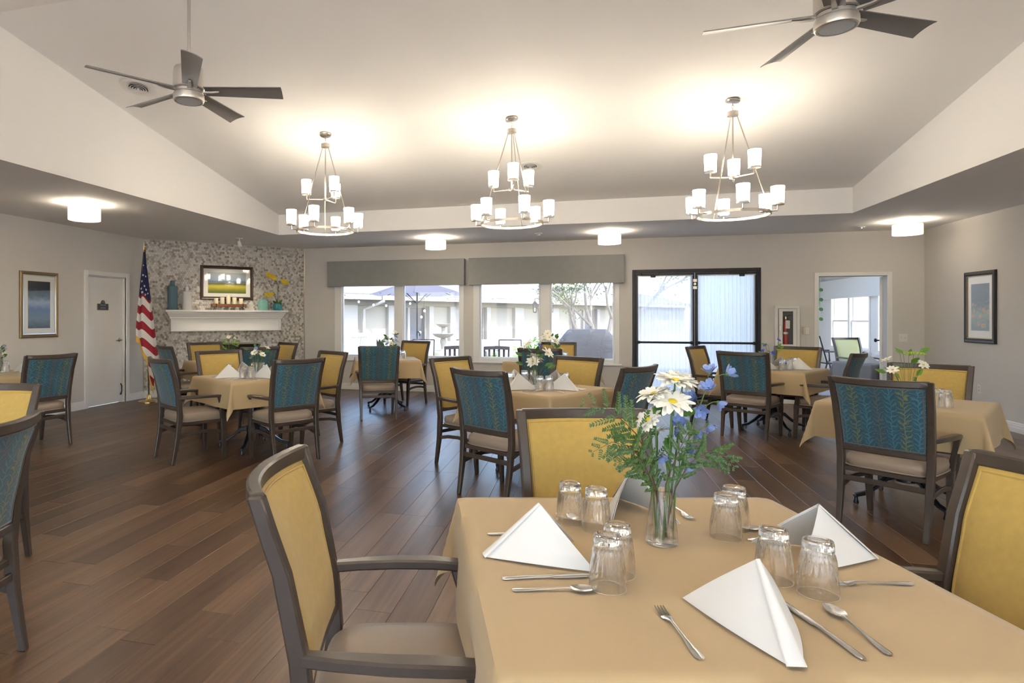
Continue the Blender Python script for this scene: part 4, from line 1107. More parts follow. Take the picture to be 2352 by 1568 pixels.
# drooping blue blossoms on one branching stalk
t = fthing('larkspur_stalk', 'branching stalk of pale blue drooping blossoms in the front bouquet', 'flower')
main = [L3(1546, 1240, 0), L3(1551, 1120, 0), L3(1582, 1010, .0), L3(1607, 935, .0), L3(1623, 890, 0)]
MB().tube(main, [.0028, .0027, .0024, .002, .0016], 7).build('stem', 'stem', t)
for px, py, y, fx, fy, dv in ((1629, 851, .0, 1623, 890, (-.3, -.2, .9)), (1680, 858, .01, 1625, 889, (.9, 0, .5)), (1623, 888, -.01, 1617, 910, (-.4, -.5, .5)), (1586, 916, -.01, 1607, 935, (-.7, -.4, .3)), (1605, 944, -.012, 1600, 960, (-.3, -.7, -.1)), (1655, 930, 0, 1603, 950, (.6, -.3, -.5)), (1556, 968, -.01, 1560, 1080, (-.2, -.6, .3)), (1561, 992, .012, 1562, 1085, (.2, -.3, -.4)), (1606, 997, 0, 1580, 1016, (.3, -.4, -.7)), (1636, 984, .01, 1575, 1030, (.4, -.3, -.7)), (1518, 1050, -.02, 1540, 1140, (-.2, -.5, -.6)), (1579, 1068, -.01, 1553, 1115, (.2, -.5, -.5)), (1592, 1040, .02, 1556, 1110, (.5, -.2, .3))):
    c = L3(px, py, y); b0 = L3(fx, fy, 0); nv = Vector(dv).normalized(); Mx = basis(dv)
    MB().tube(bez(b0, (b0+c)/2+Vector((0, 0, .02)), c-nv*.012, 7), .0011, 6).build('branch', 'stem', t)
    m = MB(); rn = random.Random(px*3)
    for k in range(5): petal(m, Mx, c-nv*.010, 2*PI*k/5+rn.random()*.3, .022, .016, .85, .05, 5)
    for k in range(5): petal(m, Mx, c-nv*.008, 2*PI*k/5+.6, .017, .011, 1.0, .1, 4)
    m.build('blossom', 'petal_blue', t, smooth=60)
    MB().lathe([(.001, -.013), (.005, -.010), (.0065, -.006)], 8, M=Mx, cap=False).build('bud_base', 'stem', t, c)
def leaflet(m, base, tip, W, up):
    base, tip = Vector(base), Vector(tip); d = tip-base; s = d.cross(Vector(up)); s = s.normalized() if s.length > 1e-6 else Vector((0, 1, 0))
    n_ = s.cross(d).normalized()
    a = base+d*.35; b = base+d*.7
    o = m.add([base, a+s*W*.5+n_*W*.08, a-s*W*.5+n_*W*.08, b+s*W*.36, b-s*W*.36, tip, a-n_*W*.06, b-n_*W*.05], [])
    m.f += [(o, o+1, o+6), (o, o+6, o+2), (o+1, o+3, o+7, o+6), (o+6, o+7, o+4, o+2), (o+3, o+5, o+7), (o+7, o+5, o+4)]
def frond(pts, lab, size, mt='fern', n=9, pinn=10):
    t = fthing('fern_frond', lab, 'leaf', 'fern fronds in the vase'); P = [Vector(p) for p in pts]
    def at(s):
        s *= len(P)-1; i = min(int(s), len(P)-2); return P[i].lerp(P[i+1], s-i), (P[i+1]-P[i]).normalized()
    MB().tube(P, [.0022-.0016*i/(len(P)-1) for i in range(len(P))], 6).build('stem', 'brown_stem', t)
    m = MB(); tb = MB(); rn = random.Random(int(size*1e5))
    for k in range(n):
        s = .28+.72*k/(n-1); p, d = at(s); L_ = size*1.1*(math.sin(PI*(.28+.70*(k/(n-1))))**.8)+.006
        for sd_ in (-1, 1):
            perp = Vector((-d.z, rn.uniform(-.9, .5), d.x)).normalized()*sd_
            q = (perp*.8+d*.65).normalized(); e = p+q*L_+Vector((0, 0, -.10*L_))
            np_ = max(3, int(pinn*L_/size))
            for j in range(1, np_+1):
                b0 = p.lerp(e, j/(np_+1)); l2 = .17*L_*(1-.7*j/(np_+1))+.004
                pp = Vector((-q.z, rn.uniform(-.6, .3), q.x)).normalized()
                for s2 in (-1, 1): leaflet(m, b0, b0+(pp*s2*.75+q*.7).normalized()*l2, l2*.40, (0, -1, .4))
            leaflet(m, p.lerp(e, .80), e, .007, (0, -1, .4)); tb.tube([p, p.lerp(e, .5)+Vector((0, 0, .03*L_)), e], .0006, 4)
    m.build('leaflets', mt, t, smooth=0); tb.build('midribs', 'stem', t)
frond([L3(1527, 1235, 0), L3(1503, 1121, -.01), L3(1481, 1045, -.02), L3(1453, 995, -.03), L3(1427, 968, -.03), L3(1386, 935, -.02), L3(1340, 925, -.01)], 'longest fern frond arching left out of the front bouquet', .085)
frond([L3(1527, 1235, 0), L3(1500, 1120, -.01), L3(1470, 1060, -.03), L3(1435, 1020, -.04), L3(1395, 1010, -.04), L3(1352, 1032, -.04)], 'fern frond drooping left below the longest frond', .058)
frond([L3(1530, 1235, .01), L3(1508, 1130, 0), L3(1480, 1085, -.02), L3(1445, 1058, -.03), L3(1408, 1058, -.03)], 'short low fern frond pointing left from the front vase', .045)
frond([L3(1530, 1235, .01), L3(1548, 1120, -.01), L3(1572, 1060, -.03), L3(1610, 1032, -.04), L3(1645, 1040, -.04), L3(1668, 1064, -.04)], 'olive fern frond leaning right from the front vase', .055)
frond([L3(1530, 1235, 0), L3(1522, 1110, -.02), L3(1540, 1040, -.04), L3(1560, 990, -.05), L3(1572, 980, -.05)], 'fern frond standing up in front of the daisy stems', .045)
for j, (px, py, dx, dz) in enumerate(((1525, 950, -.045, .02), (1560, 955, .03, .022), (1540, 1000, -.03, -.03))):
    t = fthing('daisy_leaf', ('dark jagged leaf under the largest daisy', 'dark leaf right of the daisy stems', 'dark leaf hanging low on the daisy stems')[j], 'leaf', 'dark daisy leaves')
    m = MB(); b0 = L3(px, py, -.01); rings = []
    outl = [(0, 0), (.25, .22), (.35, .18), (.5, .34), (.62, .26), (.8, .30), (.9, .14), (1, 0)]
    d = Vector((dx, -.02, dz)); s = Vector((-dz, -.01, dx)).normalized()*d.length
    v = [b0+d*a+s*b for a, b in outl]+[b0+d*a-s*b+Vector((0, -.006, 0)) for a, b in outl[-2:0:-1]]; v2 = [q+Vector((0, .001, 0)) for q in v]
    m.loft([v, v2]); m.build('blade', 'leaf', t, smooth=0)

def posy(key, lab, x, y, kind, s, vs=.9):
    u_, w_ = vase(key, x, y, 'small clear glass bud vase on ' + TABLES[key][2], vs)
    t = thing('posy', lab, 'flowers', (u_, w_, TOP+.001), R(15), 'posies on the far tables'); rn = random.Random(kind+key)
    blooms = {'mixed': [('petal', 5, .035), ('petal_blue', 5, .022), ('leaf', 9, .06)], 'lime': [('limegreen', 1, .05), ('petal', 3, .03), ('leaf2', 11, .06)], 'blue': [('petal', 2, .03), ('petal_deep', 4, .025), ('leaf2', 8, .055)], 'white': [('petal', 6, .05), ('leaf', 10, .07), ('petal_deep', 2, .02)], 'big': [('petal', 4, .03), ('petal_blue', 6, .03), ('leaf', 12, .06), ('red_cloth', 1, .02)]}[kind]
    for mt, n, rad in blooms:
        for k in range(n):
            a = rn.uniform(0, 2*PI); sp = rn.uniform(.01, .10)*s; hz = .15*vs+rn.uniform(.05, .20)*s
            c = Vector((sp*math.cos(a), sp*math.sin(a), hz)); b0 = Vector((.01*math.cos(a), .01*math.sin(a), .02))
            if mt == 'leaf' or mt == 'leaf2':
                c.z -= .03*s; m = MB(); d = Vector((math.cos(a), math.sin(a), rn.uniform(.1, 1))).normalized()
                leaflet(m, c, c+d*rad*s, rad*.45*s, (0, -1, .5)); st = MB().tube(bez(b0, (c+b0)/2+Vector((0, 0, .03)), c, 5), .0013, 5).build('stem', 'stem', t); m.build('leaf', mt, t, smooth=0)
            else:
                nv = Vector((math.cos(a)*.6, math.sin(a)*.6-.3, .8)); Mx = basis(nv); m = MB()
                MB().tube(bez(b0, (c+b0)/2+Vector((0, 0, .03)), c, 5), .0015, 5).build('stem', 'stem', t)
                if mt == 'limegreen':
                    for q in range(40):
                        aa, rr2 = q*2.4, rad*s*math.sqrt(q/40); pz = .012*(1-(q/40))
                        m.lathe([(.0005, -.006), (.007, -.003), (.007, .003), (.0005, .006)], 6, c+Vector((rr2*math.cos(aa), rr2*math.sin(aa), pz)))
                else:
                    for q in range(11): petal(m, Mx, c, 2*PI*q/11, rad*s, rad*s*.5, rn.uniform(.05, .5), -.2, 3)
                b_ = m.build('bloom', mt, t, smooth=60)
                if mt == 'petal': MB().lathe([(rad*.2*s, 0), (rad*.2*s, .004), (.0005, .007)], 8, M=Mx).build('flower_centre', 'eye', b_, c)
posy('lime', 'posy with a flat lime bloom and white daisies on the table at the right', .03, 0, 'lime', 1.4)
posy('centre', 'posy of white daisies and greenery on the centre table', -.02, .02, 'white', 1.25)
posy('flag', 'posy of white and pale blue blooms on the table nearest the flag', .04, .0, 'mixed', 1.1)
posy('fire', 'leafy green posy with a lime bloom in front of the fireplace', 0, 0, 'lime', 1.1)
posy('window', 'tall posy of blue and white blooms under the umbrella window', .05, .0, 'big', 1.35)
posy('grill', 'posy of white and deep blue blooms under the grill window', 0, 0, 'white', 1.3)
posy('doors', 'posy with deep blue and white blooms before the double doors', -.12, -.02, 'blue', 1.1)
posy('left', 'leafy posy at the left edge by the wall', 0, 0, 'mixed', 1.0)

# ================================================================== WALL DECOR
for a, b, lab in ((-4.72, -2.04, 'grey linen box cornice above the umbrella window'), (-1.96, .72, 'grey linen box cornice above the grill window')):
    t = thing('window_cornice', lab, 'valance', (a, WB, 1.975), 0, 'grey window cornices')
    m = MB(); m.b(0, b-a, -.14, -.12, 0, .485); m.b(0, .02, -.12, 0, 0, .485); m.b(b-a-.02, b-a, -.12, 0, 0, .485); m.b(.02, b-a-.02, -.12, 0, .465, .485)
    m.build('fabric_box', 'linen', t, bevel=.004)
    MB().tube([(.003, -.139, .004), (b-a-.003, -.139, .004)], .004, 6).build('piping', 'linen', t)

def picture(name, lab, loc, rz, Wd, Ht, fw_, fm, matw, printm, depth=.03, inner=None):
    t = thing(name, lab, 'picture', loc, rz, 'framed prints'); w, h = Wd/2, Ht/2
    m = MB(); n = 4
    outer = [(-w, -h), (w, -h), (w, h), (-w, h)]
    def ring(k, y): return [(x-math.copysign(k, x), y, z-math.copysign(k, z)) for x, z in outer]
    prof = [(0, 0), (0, -depth*.7), (fw_*.25, -depth), (fw_*.55, -depth*.85), (fw_*.8, -depth*.9), (fw_, -depth*.5), (fw_, 0)]
    R_ = [ring(k, y) for k, y in prof]
    o = 0
    for r_ in R_: m.v += r_
    for i in range(len(R_)-1):
        for j in range(4): m.f.append((i*4+j, i*4+(j+1) % 4, (i+1)*4+(j+1) % 4, (i+1)*4+j))
    m.build('frame', fm, t, smooth=0)
    if inner:
        e = fw_; m = MB(); q = .012
        for k, (x0, x1, z0, z1) in enumerate(((-w+e, w-e, h-e-q, h-e), (-w+e, w-e, -h+e, -h+e+q), (-w+e, -w+e+q, -h+e+q, h-e-q), (w-e-q, w-e, -h+e+q, h-e-q))): m.b(x0, x1, -depth*.7, -.004, z0, z1)
        m.build('inner_slip', inner, t)
    MB().b(-w+fw_, w-fw_, -.008, -.002, -h+fw_, h-fw_).build('mat_board', 'mat_board', t, smooth=0)
    aw, ah = w-fw_-matw[0], h-fw_-matw[1]
    m = MB().grid(lambda u_, v_: (-aw+2*aw*u_, -.0092, -ah+2*ah*v_), 1, 1, uvfn=lambda u_, v_: (u_*aw/max(aw, ah), v_)); m.build('print', printm, t, smooth=0)
    MB().b(-w+fw_-.002, w-fw_+.002, -.014, -.012, -h+fw_-.002, h-fw_+.002).build('glazing', 'pane', t, smooth=0)
    return t
# rz: the picture faces local -y
picture('framed_print', 'tall print in a bronze-gold frame left of the private dining door', (UL, 6.82, 1.565), PI/2, .62, .91, .045, 'frame_gold', (.085, .085), 'print_field', inner='steel')
picture('framed_print', 'tall sunflower print in a black frame on the plain right wall', (UR, 9.685, 1.525), -PI/2, .65, .95, .055, 'frame_black', (.08, .11), 'print_sunflower', inner='frame_gold')
picture('framed_print', 'wide meadow landscape in a dark walnut frame above the mantel', chp(1.42, .004, 2.02), CANG, .96, .62, .055, 'frame_brown', (.08, .065), 'print_meadow', .035)

# mantel shelf with crown moulding and a panelled front
t = thing('mantel_shelf', 'white floating mantel with stepped crown on the mosaic wall', 'mantel', chp(0, .007, 0), CANG)
m = MB(); m.b(.42, 2.40, -.12, 0, 1.14, 1.38); m.build('body', 'trim', t, bevel=.003)
m = MB()
for x0, x1, z0, z1 in ((.42, 2.40, 1.14, 1.175), (.42, 2.40, 1.345, 1.38), (.42, .465, 1.175, 1.345), (2.355, 2.40, 1.175, 1.345)): m.b(x0, x1, -.135, -.119, z0, z1)
m.build('panel_frame', 'trim', t, bevel=.003)
m = MB(); rings = []
for k, z in ((.0, 1.36), (.012, 1.375), (.012, 1.395), (.03, 1.41), (.05, 1.45), (.062, 1.462), (.062, 1.475), (.075, 1.482)):
    rings.append([(.41-k, 0, z), (.41-k, -.14-k, z), (2.41+k, -.14-k, z), (2.41+k, 0, z)])
m.loft(rings); m.build('crown', 'trim', t, smooth=20)
MB().b(.315, 2.505, -.245, 0, 1.482, 1.52).build('shelf_board', 'trim', t, bevel=.006)
MZ = 1.5205; MO = .130
# electric fireplace
t = thing('fireplace_insert', 'black fireplace opening with a thin silver frame below the mantel', 'fireplace', chp(0, 0, 0), CANG)
m = MB(); m.b(.80, 2.01, .10, .12, .14, .90); m.b(.80, .82, 0, .12, .14, .90); m.b(1.99, 2.01, 0, .12, .14, .90); m.b(.80, 2.01, 0, .12, .14, .16); m.b(.80, 2.01, 0, .12, .88, .90); m.build('firebox', 'black', t)
m = MB(); e = .03
for x0, x1, z0, z1 in ((.77, 2.04, .885, .915), (.77, 2.04, .125, .155), (.77, .80, .155, .885), (2.01, 2.04, .155, .885)): m.b(x0, x1, -.014, .005, z0, z1)
m.build('surround', 'steel', t, bevel=.003)
MB().b(.82, 1.99, .01, .014, .16, .88).build('glass_front', 'pane', t, smooth=0)
for k in range(3): MB().tube([(1.1+.15*k, .06, .20+.03*k), (1.5+.1*k, .075, .24)], .03, 8).build('log', 'bark', t)

def vessel(name, lab, s, prof, mt, cat, n=28, off=MO, **kw):
    return tag(MB().lathe(prof, n).build(name, mt, None, chp(s, off, MZ), smooth=40), lab, cat)
vessel('tall_vase', 'tall slate-blue ceramic bottle at the left end of the mantel', .45, [(.078, 0), (.082, .01), (.082, .40), (.076, .412), (.040, .418), (.037, .44), (.037, .49), (.033, .51), (.024, .51), (.024, .45)], 'vase_blue', 'vase')
vessel('tall_vase', 'white ceramic bottle beside the slate-blue one on the mantel', .69, [(.076, 0), (.079, .008), (.079, .31), (.074, .32), (.035, .325), (.033, .35), (.033, .40), (.029, .415), (.021, .415), (.021, .36)], 'vase_white', 'vase')
t = thing('candle_tray', 'warm wooden candle board on black feet at the middle of the mantel', 'tray', chp(1.425, MO, MZ), CANG)
MB().b(-.315, .315, -.045, .045, .058, .110).build('board', 'tray', t, bevel=.006)
for s in (-1, 1):
    m = MB(); m.tube([(s*.24, -.05, .113), (s*.24, -.05, .05), (s*.262, -.06, .004)], .006, 6); m.tube([(s*.24, .05, .113), (s*.24, .05, .05), (s*.262, .06, .004)], .006, 6); m.tube([(s*.24, -.05, .113), (s*.24, .05, .113)], .006, 6); m.build('foot', 'black', t)
for i, (s, hgt) in enumerate(((1.19, .105), (1.30, .12), (1.41, .155), (1.52, .12), (1.64, .105))):
    c = thing('pillar_candle', ('leftmost short ivory candle on the mantel', 'second ivory candle from the left on the mantel', 'tallest ivory candle in the middle of the mantel', 'second ivory candle from the right on the mantel', 'rightmost short ivory candle on the mantel')[i], 'candle', chp(s, MO, MZ+.111), 0, 'ivory pillar candles')
    MB().lathe([(.001, 0), (.037, 0), (.038, .004), (.038, hgt-.004), (.036, hgt), (.030, hgt-.003), (.004, hgt-.010)], 24).build('wax', 'candle', c); MB().lathe([(.0016, hgt-.01), (.0014, hgt+.008)], 6).build('wick', 'black', c)
m = MB(); m.loft([se_ring(.075, .075, .0, e=4), se_ring(.085, .085, .015, e=4), se_ring(.086, .086, .16, e=4), se_ring(.070, .070, .185, e=3), se_ring(.068, .068, .20, e=3), se_ring(.060, .060, .20, e=3), se_ring(.060, .060, .10, e=3)])
tag(m.build('ceramic_jar', 'aqua', None, chp(2.05, MO, MZ), CANG, smooth=40), 'pale aqua squared ceramic jar on the mantel', 'jar')
t = thing('potted_orchid', 'yellow orchid in a teal ribbed pot at the right end of the mantel', 'plant', chp(2.335, MO, MZ), CANG)
n = 40; rings = []
for r_, z in ((.055, 0), (.075, .01), (.085, .05), (.080, .10), (.078, .125), (.070, .125), (.068, .09), (.002, .088)): rings.append([((r_*(1+.03*math.cos(20*2*PI*j/n)))*math.cos(2*PI*j/n), (r_*(1+.03*math.cos(20*2*PI*j/n)))*math.sin(2*PI*j/n), z) for j in range(n)])
MB().loft(rings).build('pot', 'teal', t)
for a, L_, hz in ((0, .09, .10), (2.4, .10, .09), (4.0, .08, .13), (1.3, .07, .17), (5.2, .11, .03)):
    m = MB(); b0 = Vector((0, 0, .10)); leaflet(m, b0, b0+Vector((L_*math.cos(a), L_*math.sin(a), hz)), .06, (math.sin(a), -math.cos(a), .3)); m.build('leaf', 'leaf', t, smooth=0)
for pth, fl in (([(0, 0, .1), (.01, 0, .35), (0, 0, .5), (-.06, -.01, .62), (-.20, -.02, .66)], 6), ([(.0, 0, .1), (.01, 0, .35), (.02, 0, .50), (.10, -.01, .55), (.17, -.01, .52)], 5), ([(0, 0, .12), (-.05, 0, .25), (-.12, -.01, .31), (-.22, -.01, .28)], 4)):
    st = MB().tube(pth, .004, 6).build('stem', 'brown_stem', t)
    a, b = Vector(pth[-2]), Vector(pth[-1])
    for k in range(fl):
        c = a.lerp(b, k/(fl-1))+Vector((0, -.01, random.uniform(-.02, .02))); m = MB(); Mx = basis((random.uniform(-.4, .4), -1, random.uniform(-.3, .3)))
        for q in range(5): petal(m, Mx, c, 2*PI*q/5+.3, .045, .042, .15, -.1, 4)
        m.build('blossom', 'orchid', st, smooth=60)

# flag on a floor stand
t = thing('flag_on_stand', 'furled stars-and-stripes flag with gold fringe on a floor stand', 'flag', (-6.87, 8.56, 0), R(15))
MB().lathe([(.10, 0), (.165, .0), (.165, .012), (.15, .018), (.06, .03), (.035, .06), (.03, .11), (.022, .12)], 36).build('stand_base', 'brass', t)
MB().tube([(0, 0, .05), (-.02, 0, 1.3), (-.065, 0, 2.52)], .013, 10).build('pole', 'brown_stem', t)
MB().lathe([(.012, 2.50), (.018, 2.52), (.008, 2.54), (.013, 2.56), (.004, 2.60)], 12, (-.065, 0, 0)).build('finial', 'brass', t)
def flag_xy(u_, z):
    k = (2.46-z)/(2.46-.16)                    # 0 top, 1 bottom
    wl = .02+.16*min(1, k/.55) - (.06*max(0, (k-.62)/.38)); wr = .025+.20*min(1, k/.75)
    ax = -.063+.05*k
    x = ax-wl+(wl+wr)*u_
    y = -.035+(.050*min(1, .25+k))*math.sin(u_*2*PI*1.55+.6+.5*k)-.02*u_
    return x, y
def zbot(u_):
    pts = [(0, 1.06), (.20, 1.00), (.25, .92), (.48, .72), (.5, .70), (.52, .40), (.62, .18), (.70, .42), (.85, .46), (1, .56)]
    for (a, za_), (b, zb_) in zip(pts, pts[1:]):
        if u_ <= b: return za_+(zb_-za_)*(u_-a)/(b-a)
    return pts[-1][1]
def flag_pt(u_, v_):
    zt = 2.46; z = zt+(zbot(u_)-zt)*v_; x, y = flag_xy(u_, z); return (x, y, z)
def flag_uv(u_, v_):
    x, y, z = flag_pt(u_, v_); return (x, z+.035*math.sin(u_*2*PI*1.55+.6))
MB().grid(flag_pt, 60, 50, uvfn=flag_uv).build('cloth', 'flag', t, smooth=60)
m = MB(); m.grid(lambda u_, v_: (flag_pt(u_, 1)[0], flag_pt(u_, 1)[1]-.003, flag_pt(u_, 1)[2]+.03-.10*v_), 60, 2); m.build('fringe', 'gold_fringe', t)
m = MB()
for k, (u_, z, s) in enumerate(((.30, 1.98, .026), (.52, 1.90, .026), (.22, 1.86, .028), (.42, 2.08, .024), (.36, 1.80, .028), (.60, 1.84, .026), (.62, 2.06, .022), (.55, 1.76, .026), (.45, 2.24, .018), (.70, 1.78, .02))):
    x, y = flag_xy(u_, z); pts = [(x+s*(1 if q % 2 == 0 else .4)*math.sin(q*PI/5), y-.006, z+s*(1 if q % 2 == 0 else .4)*math.cos(q*PI/5)) for q in range(10)]
    m.add(pts, [tuple(range(10))])
m.build('stars', 'flag_white', t, smooth=0)
m = MB(); m.tube([(-.075, -.02, 2.50), (-.085, -.03, 2.2), (-.09, -.03, 1.9)], .006, 6); m.build('tassel_cord', 'gold_fringe', t)

# extinguisher cabinet
t = thing('extinguisher_cabinet', 'white recessed cabinet with a tall window for the fire extinguisher', 'cabinet', (0, WB, 0))
m = MB(); X0, X1, Z0, Z1 = 3.03, 3.385, .87, 1.575
for x0, x1, z0, z1 in ((X0, X1, Z1-.045, Z1), (X0, X1, Z0, Z0+.045), (X0, X0+.045, Z0+.045, Z1-.045), (X1-.045, X1, Z0+.045, Z1-.045)): m.b(x0, x1, -.075, -.0, z0, z1)
m.build('trim_frame', 'white_plastic', t, bevel=.004)
MB().b(X0+.045, X1-.045, -.012, -.001, Z0+.045, Z1-.045).build('back_panel', 'sign_grey', t)
m = MB(); a, b, c, d = X0+.05, X1-.05, Z0+.05, Z1-.05; g0, g1, gz0, gz1 = 3.135, 3.285, .955, 1.485
for x0, x1, z0, z1 in ((a, g0, c, d), (g1, b, c, d), (g0, g1, c, gz0), (g0, g1, gz1, d)): m.b(x0, x1, -.085, -.076, z0, z1)
dr = m.build('cabinet_door', 'white_plastic', t, bevel=.002)
MB().b(g0, g1, -.082, -.080, gz0, gz1).build('pane', 'pane', dr, smooth=0)
MB().tube([(3.095, -.085, 1.27), (3.095, -.102, 1.26), (3.095, -.102, 1.18), (3.095, -.085, 1.17)], .005, 8).build('handle', 'steel', dr)
t = thing('fire_extinguisher', 'red fire extinguisher with a white tag behind the cabinet window', 'fire extinguisher', (3.19, WB-.045, .92))
MB().lathe([(.001, 0), (.032, .0), (.033, .01), (.033, .36), (.026, .40), (.012, .42), (.012, .44)], 24).build('cylinder', 'red', t)
MB().lathe([(.0336, .20), (.0336, .235)], 24, cap=False).build('band', 'paper', t)
MB().lathe([(.016, .44), (.016, .48), (.006, .49)], 12).build('valve', 'brass', t)
MB().tube([(.0, -.01, .485), (.05, -.012, .50), (.075, -.012, .50)], .006, 6).build('lever', 'black', t)
MB().tube([(0, 0, .46), (.05, 0, .43), (.06, 0, .28)], .006, 6).build('hose', 'black', t)
m = MB().b(-.012, .050, -.034, -.0335, .29, .42); m.build('inspection_tag', 'paper', t)
t = thing('wall_control_box', 'small beige box on the wall between the cabinet and the sunroom doorway', 'thermostat', (3.485, WB, 1.175))
MB().b(-.045, .045, -.045, 0, -.062, .065).build('cover', 'beige_plastic', t, bevel=.006); MB().b(-.012, .040, -.047, -.045, -.055, .058).build('panel', 'white_plastic', t)
MB().tube([(0, -.004, -.06), (.0, -.004, -1.05)], .004, 6).build('conduit', 'wall', t)
t = thing('light_switch', 'white double light switch plate right of the sunroom doorway', 'switch', (4.82, WB, 1.075))
MB().b(-.058, .058, -.006, 0, -.060, .060).build('plate', 'white_plastic', t, bevel=.003)
for s in (-.023, .023): MB().b(s-.005, s+.005, -.014, -.005, -.012, .012).build('toggle', 'beige_plastic', t, bevel=.001)
t = thing('power_outlet', 'white wall outlet low on the right wall behind a mustard chair', 'outlet', (UR, 9.715, .445))
MB().b(-.006, 0, -.036, .036, -.058, .058).build('plate', 'white_plastic', t, bevel=.002)
for z in (-.022, .022): MB().b(-.008, -.005, -.016, .016, z-.014, z+.014).build('socket', 'beige_plastic', t, bevel=.002)

# ================================================================== SUNROOM FURNITURE
SCH = Proto(make_chair('lime_fabric', 'leaf_fabric', 'sun_seat', 'wood'))
SCH.place((5.02, 13.10, 0), R(200), 'pale lime armchair seen through the sunroom doorway', 'sunroom armchairs')
t = TA.place((5.0, 12.3, 0), R(15), 'low pedestal table just inside the sunroom doorway', 'pedestal tables')
CL2 = CLS.copy(); CL2.materials.clear(); CL2.materials.append(MT['grey_cloth'])
tag(link('tablecloth', CL2, None, None, (5.0, 12.3, -.165), R(15)), 'grey tablecloth on the sunroom table', 'tablecloth'); t.scale = (1, 1, .78)
tag(link('folded_napkin', NAP, None, None, (4.95, 12.1, .595), R(60)), 'white napkin on the grey sunroom table', 'napkin', 'tent-folded napkins')
def sling_chair():
    t = thing('sling_armchair', '', 'chair')
    for s in (-1, 1):
        m = MB(); m.tube([(s*.26, -.30, 0), (s*.26, -.18, .42), (s*.26, -.34, .98)], .014, 8); m.tube([(s*.26, .26, 0), (s*.26, .22, .42), (s*.26, -.20, .40)], .014, 8); m.tube([(s*.27, -.24, .66), (s*.28, .22, .66), (s*.27, .23, .42)], .016, 8)
        m.build('side_frame', 'black', t)
    MB().grid(lambda u_, v_: (-.25+.5*u_, -.19-.15*v_-.03*math.sin(PI*v_), .42+.54*v_), 2, 8).build('back_sling', 'sling', t)
    MB().b(-.25, .25, -.20, .24, .40, .425).build('seat_pad', 'black', t, bevel=.006); MB().tube([(-.26, -.34, .98), (.26, -.34, .98)], .014, 8).build('top_rail', 'black', t)
    return t
SL = Proto(sling_chair())
SL.place((5.15, 15.0, 0), R(-75), 'striped sling armchair in the sunroom, nearer one', 'sunroom sling chairs')
SL.place((4.55, 15.0, 0), R(-75), 'striped sling armchair in the sunroom by the door casing', 'sunroom sling chairs')
t = thing('hanging_vine', 'thin hanging vine with round dark leaves in the sunroom doorway', 'plant', (4.72, 14.2, 0))
MB().tube([(0, 0, 2.62), (.02, 0, 1.9), (-.02, 0, 1.25)], .004, 6).build('stem', 'stem', t)
for k in range(7):
    z = 1.95-.1*k; m = MB(); m.lathe([(.001, -.002), (.04, 0), (.001, .004)], 10, (.04*(-1)**k, 0, z), M=Matrix.Rotation(1.2, 3, 'X')); m.build('leaf', 'leaf', t)

# ================================================================== COURTYARD
GZ = -.15
tag(MB().b(-45, 40, WB+.15, 75, GZ-.2, GZ).build('ground_courtyard', 'concrete', smooth=0), 'sunlit pale concrete of the courtyard outside the windows', 'ground', kind='structure')
MT['paving'] = mat('light_bounce_paving', (.66, .64, .60), .9)  # ground behind the room, made pale to bounce sunlight onto the ceiling
tag(MB().b(-45, 40, -40, WR-.15, GZ-.2, GZ).build('ground_rear', 'paving', smooth=0), 'unseen ground behind the room, made pale to bounce sunlight inside', 'ground', kind='structure')
tag(MB().b(UR+.25, 40, WR-.15, WB+.15, GZ-.2, GZ).build('ground_side', 'concrete', smooth=0), 'pale paving beside the building', 'ground', kind='structure')
# opposite wing: local x along the facade, local -y towards the camera
A0 = Vector(cam2room(-8.0, 29.0)); B0 = Vector(cam2room(20.0, 57.0)); LB = (B0-A0).length; ANG = math.atan2((B0-A0).y, (B0-A0).x)
bl = thing('courtyard_wing', 'long cream single-storey wing with low roof across the courtyard', 'building', (*A0, GZ), ANG)
ops = []; px_cols = []
def facade_x(px):   # distance along the facade seen in a given column
    t = (px-958)/1400; k = Vector((CA*t-SA, SA*t+CA)); e = (B0-A0)/LB
    det = e.x*(-k.y)-e.y*(-k.x); r_ = -A0
    return (r_.x*(-k.y)-r_.y*(-k.x))/det
doors = [(facade_x(897), facade_x(980)), (facade_x(1041), facade_x(1068)), (facade_x(1100), facade_x(1112)), (facade_x(1317), facade_x(1366))]
panels = [(facade_x(815), facade_x(886)), (facade_x(990), facade_x(1028)), (facade_x(1121), facade_x(1177)), (facade_x(1197), facade_x(1236)), (facade_x(1278), facade_x(1308)), (facade_x(1372), facade_x(1412))]
HB = 2.55
m = MB()
for x0, x1, z0, z1 in wall_pieces(-12, LB+12, 0, HB, [(a, b, 0, 2.18) for a, b in doors]): m.b(x0, x1, 0, .3, z0, z1)
m.build('facade', 'stucco', bl, smooth=0)
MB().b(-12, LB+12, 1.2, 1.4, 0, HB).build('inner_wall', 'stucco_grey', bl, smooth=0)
m = MB()
xs = sorted([-12]+[q for p in panels for q in p]+[LB+12])
for i in range(0, len(xs)-1, 2):
    for x0, x1, z0, z1 in wall_pieces(xs[i], xs[i+1], 0, HB, [(a, b, 0, 2.18) for a, b in doors if a > xs[i]-.01 and b < xs[i+1]+.01]): m.b(x0, x1, -.25, 0, z0, z1)
for a, b in panels: m.b(a, b, -.25, 0, 2.2, HB)
m.build('proud_bays', 'ext_trim', bl, smooth=0)
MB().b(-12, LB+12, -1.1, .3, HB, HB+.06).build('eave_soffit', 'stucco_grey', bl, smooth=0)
MB().b(-12, LB+12, -.30, -.25, HB-.36, HB).build('eave_shade_band', 'stucco_grey', bl, smooth=0)  # dark strip added to stand in for the shaded eave underside
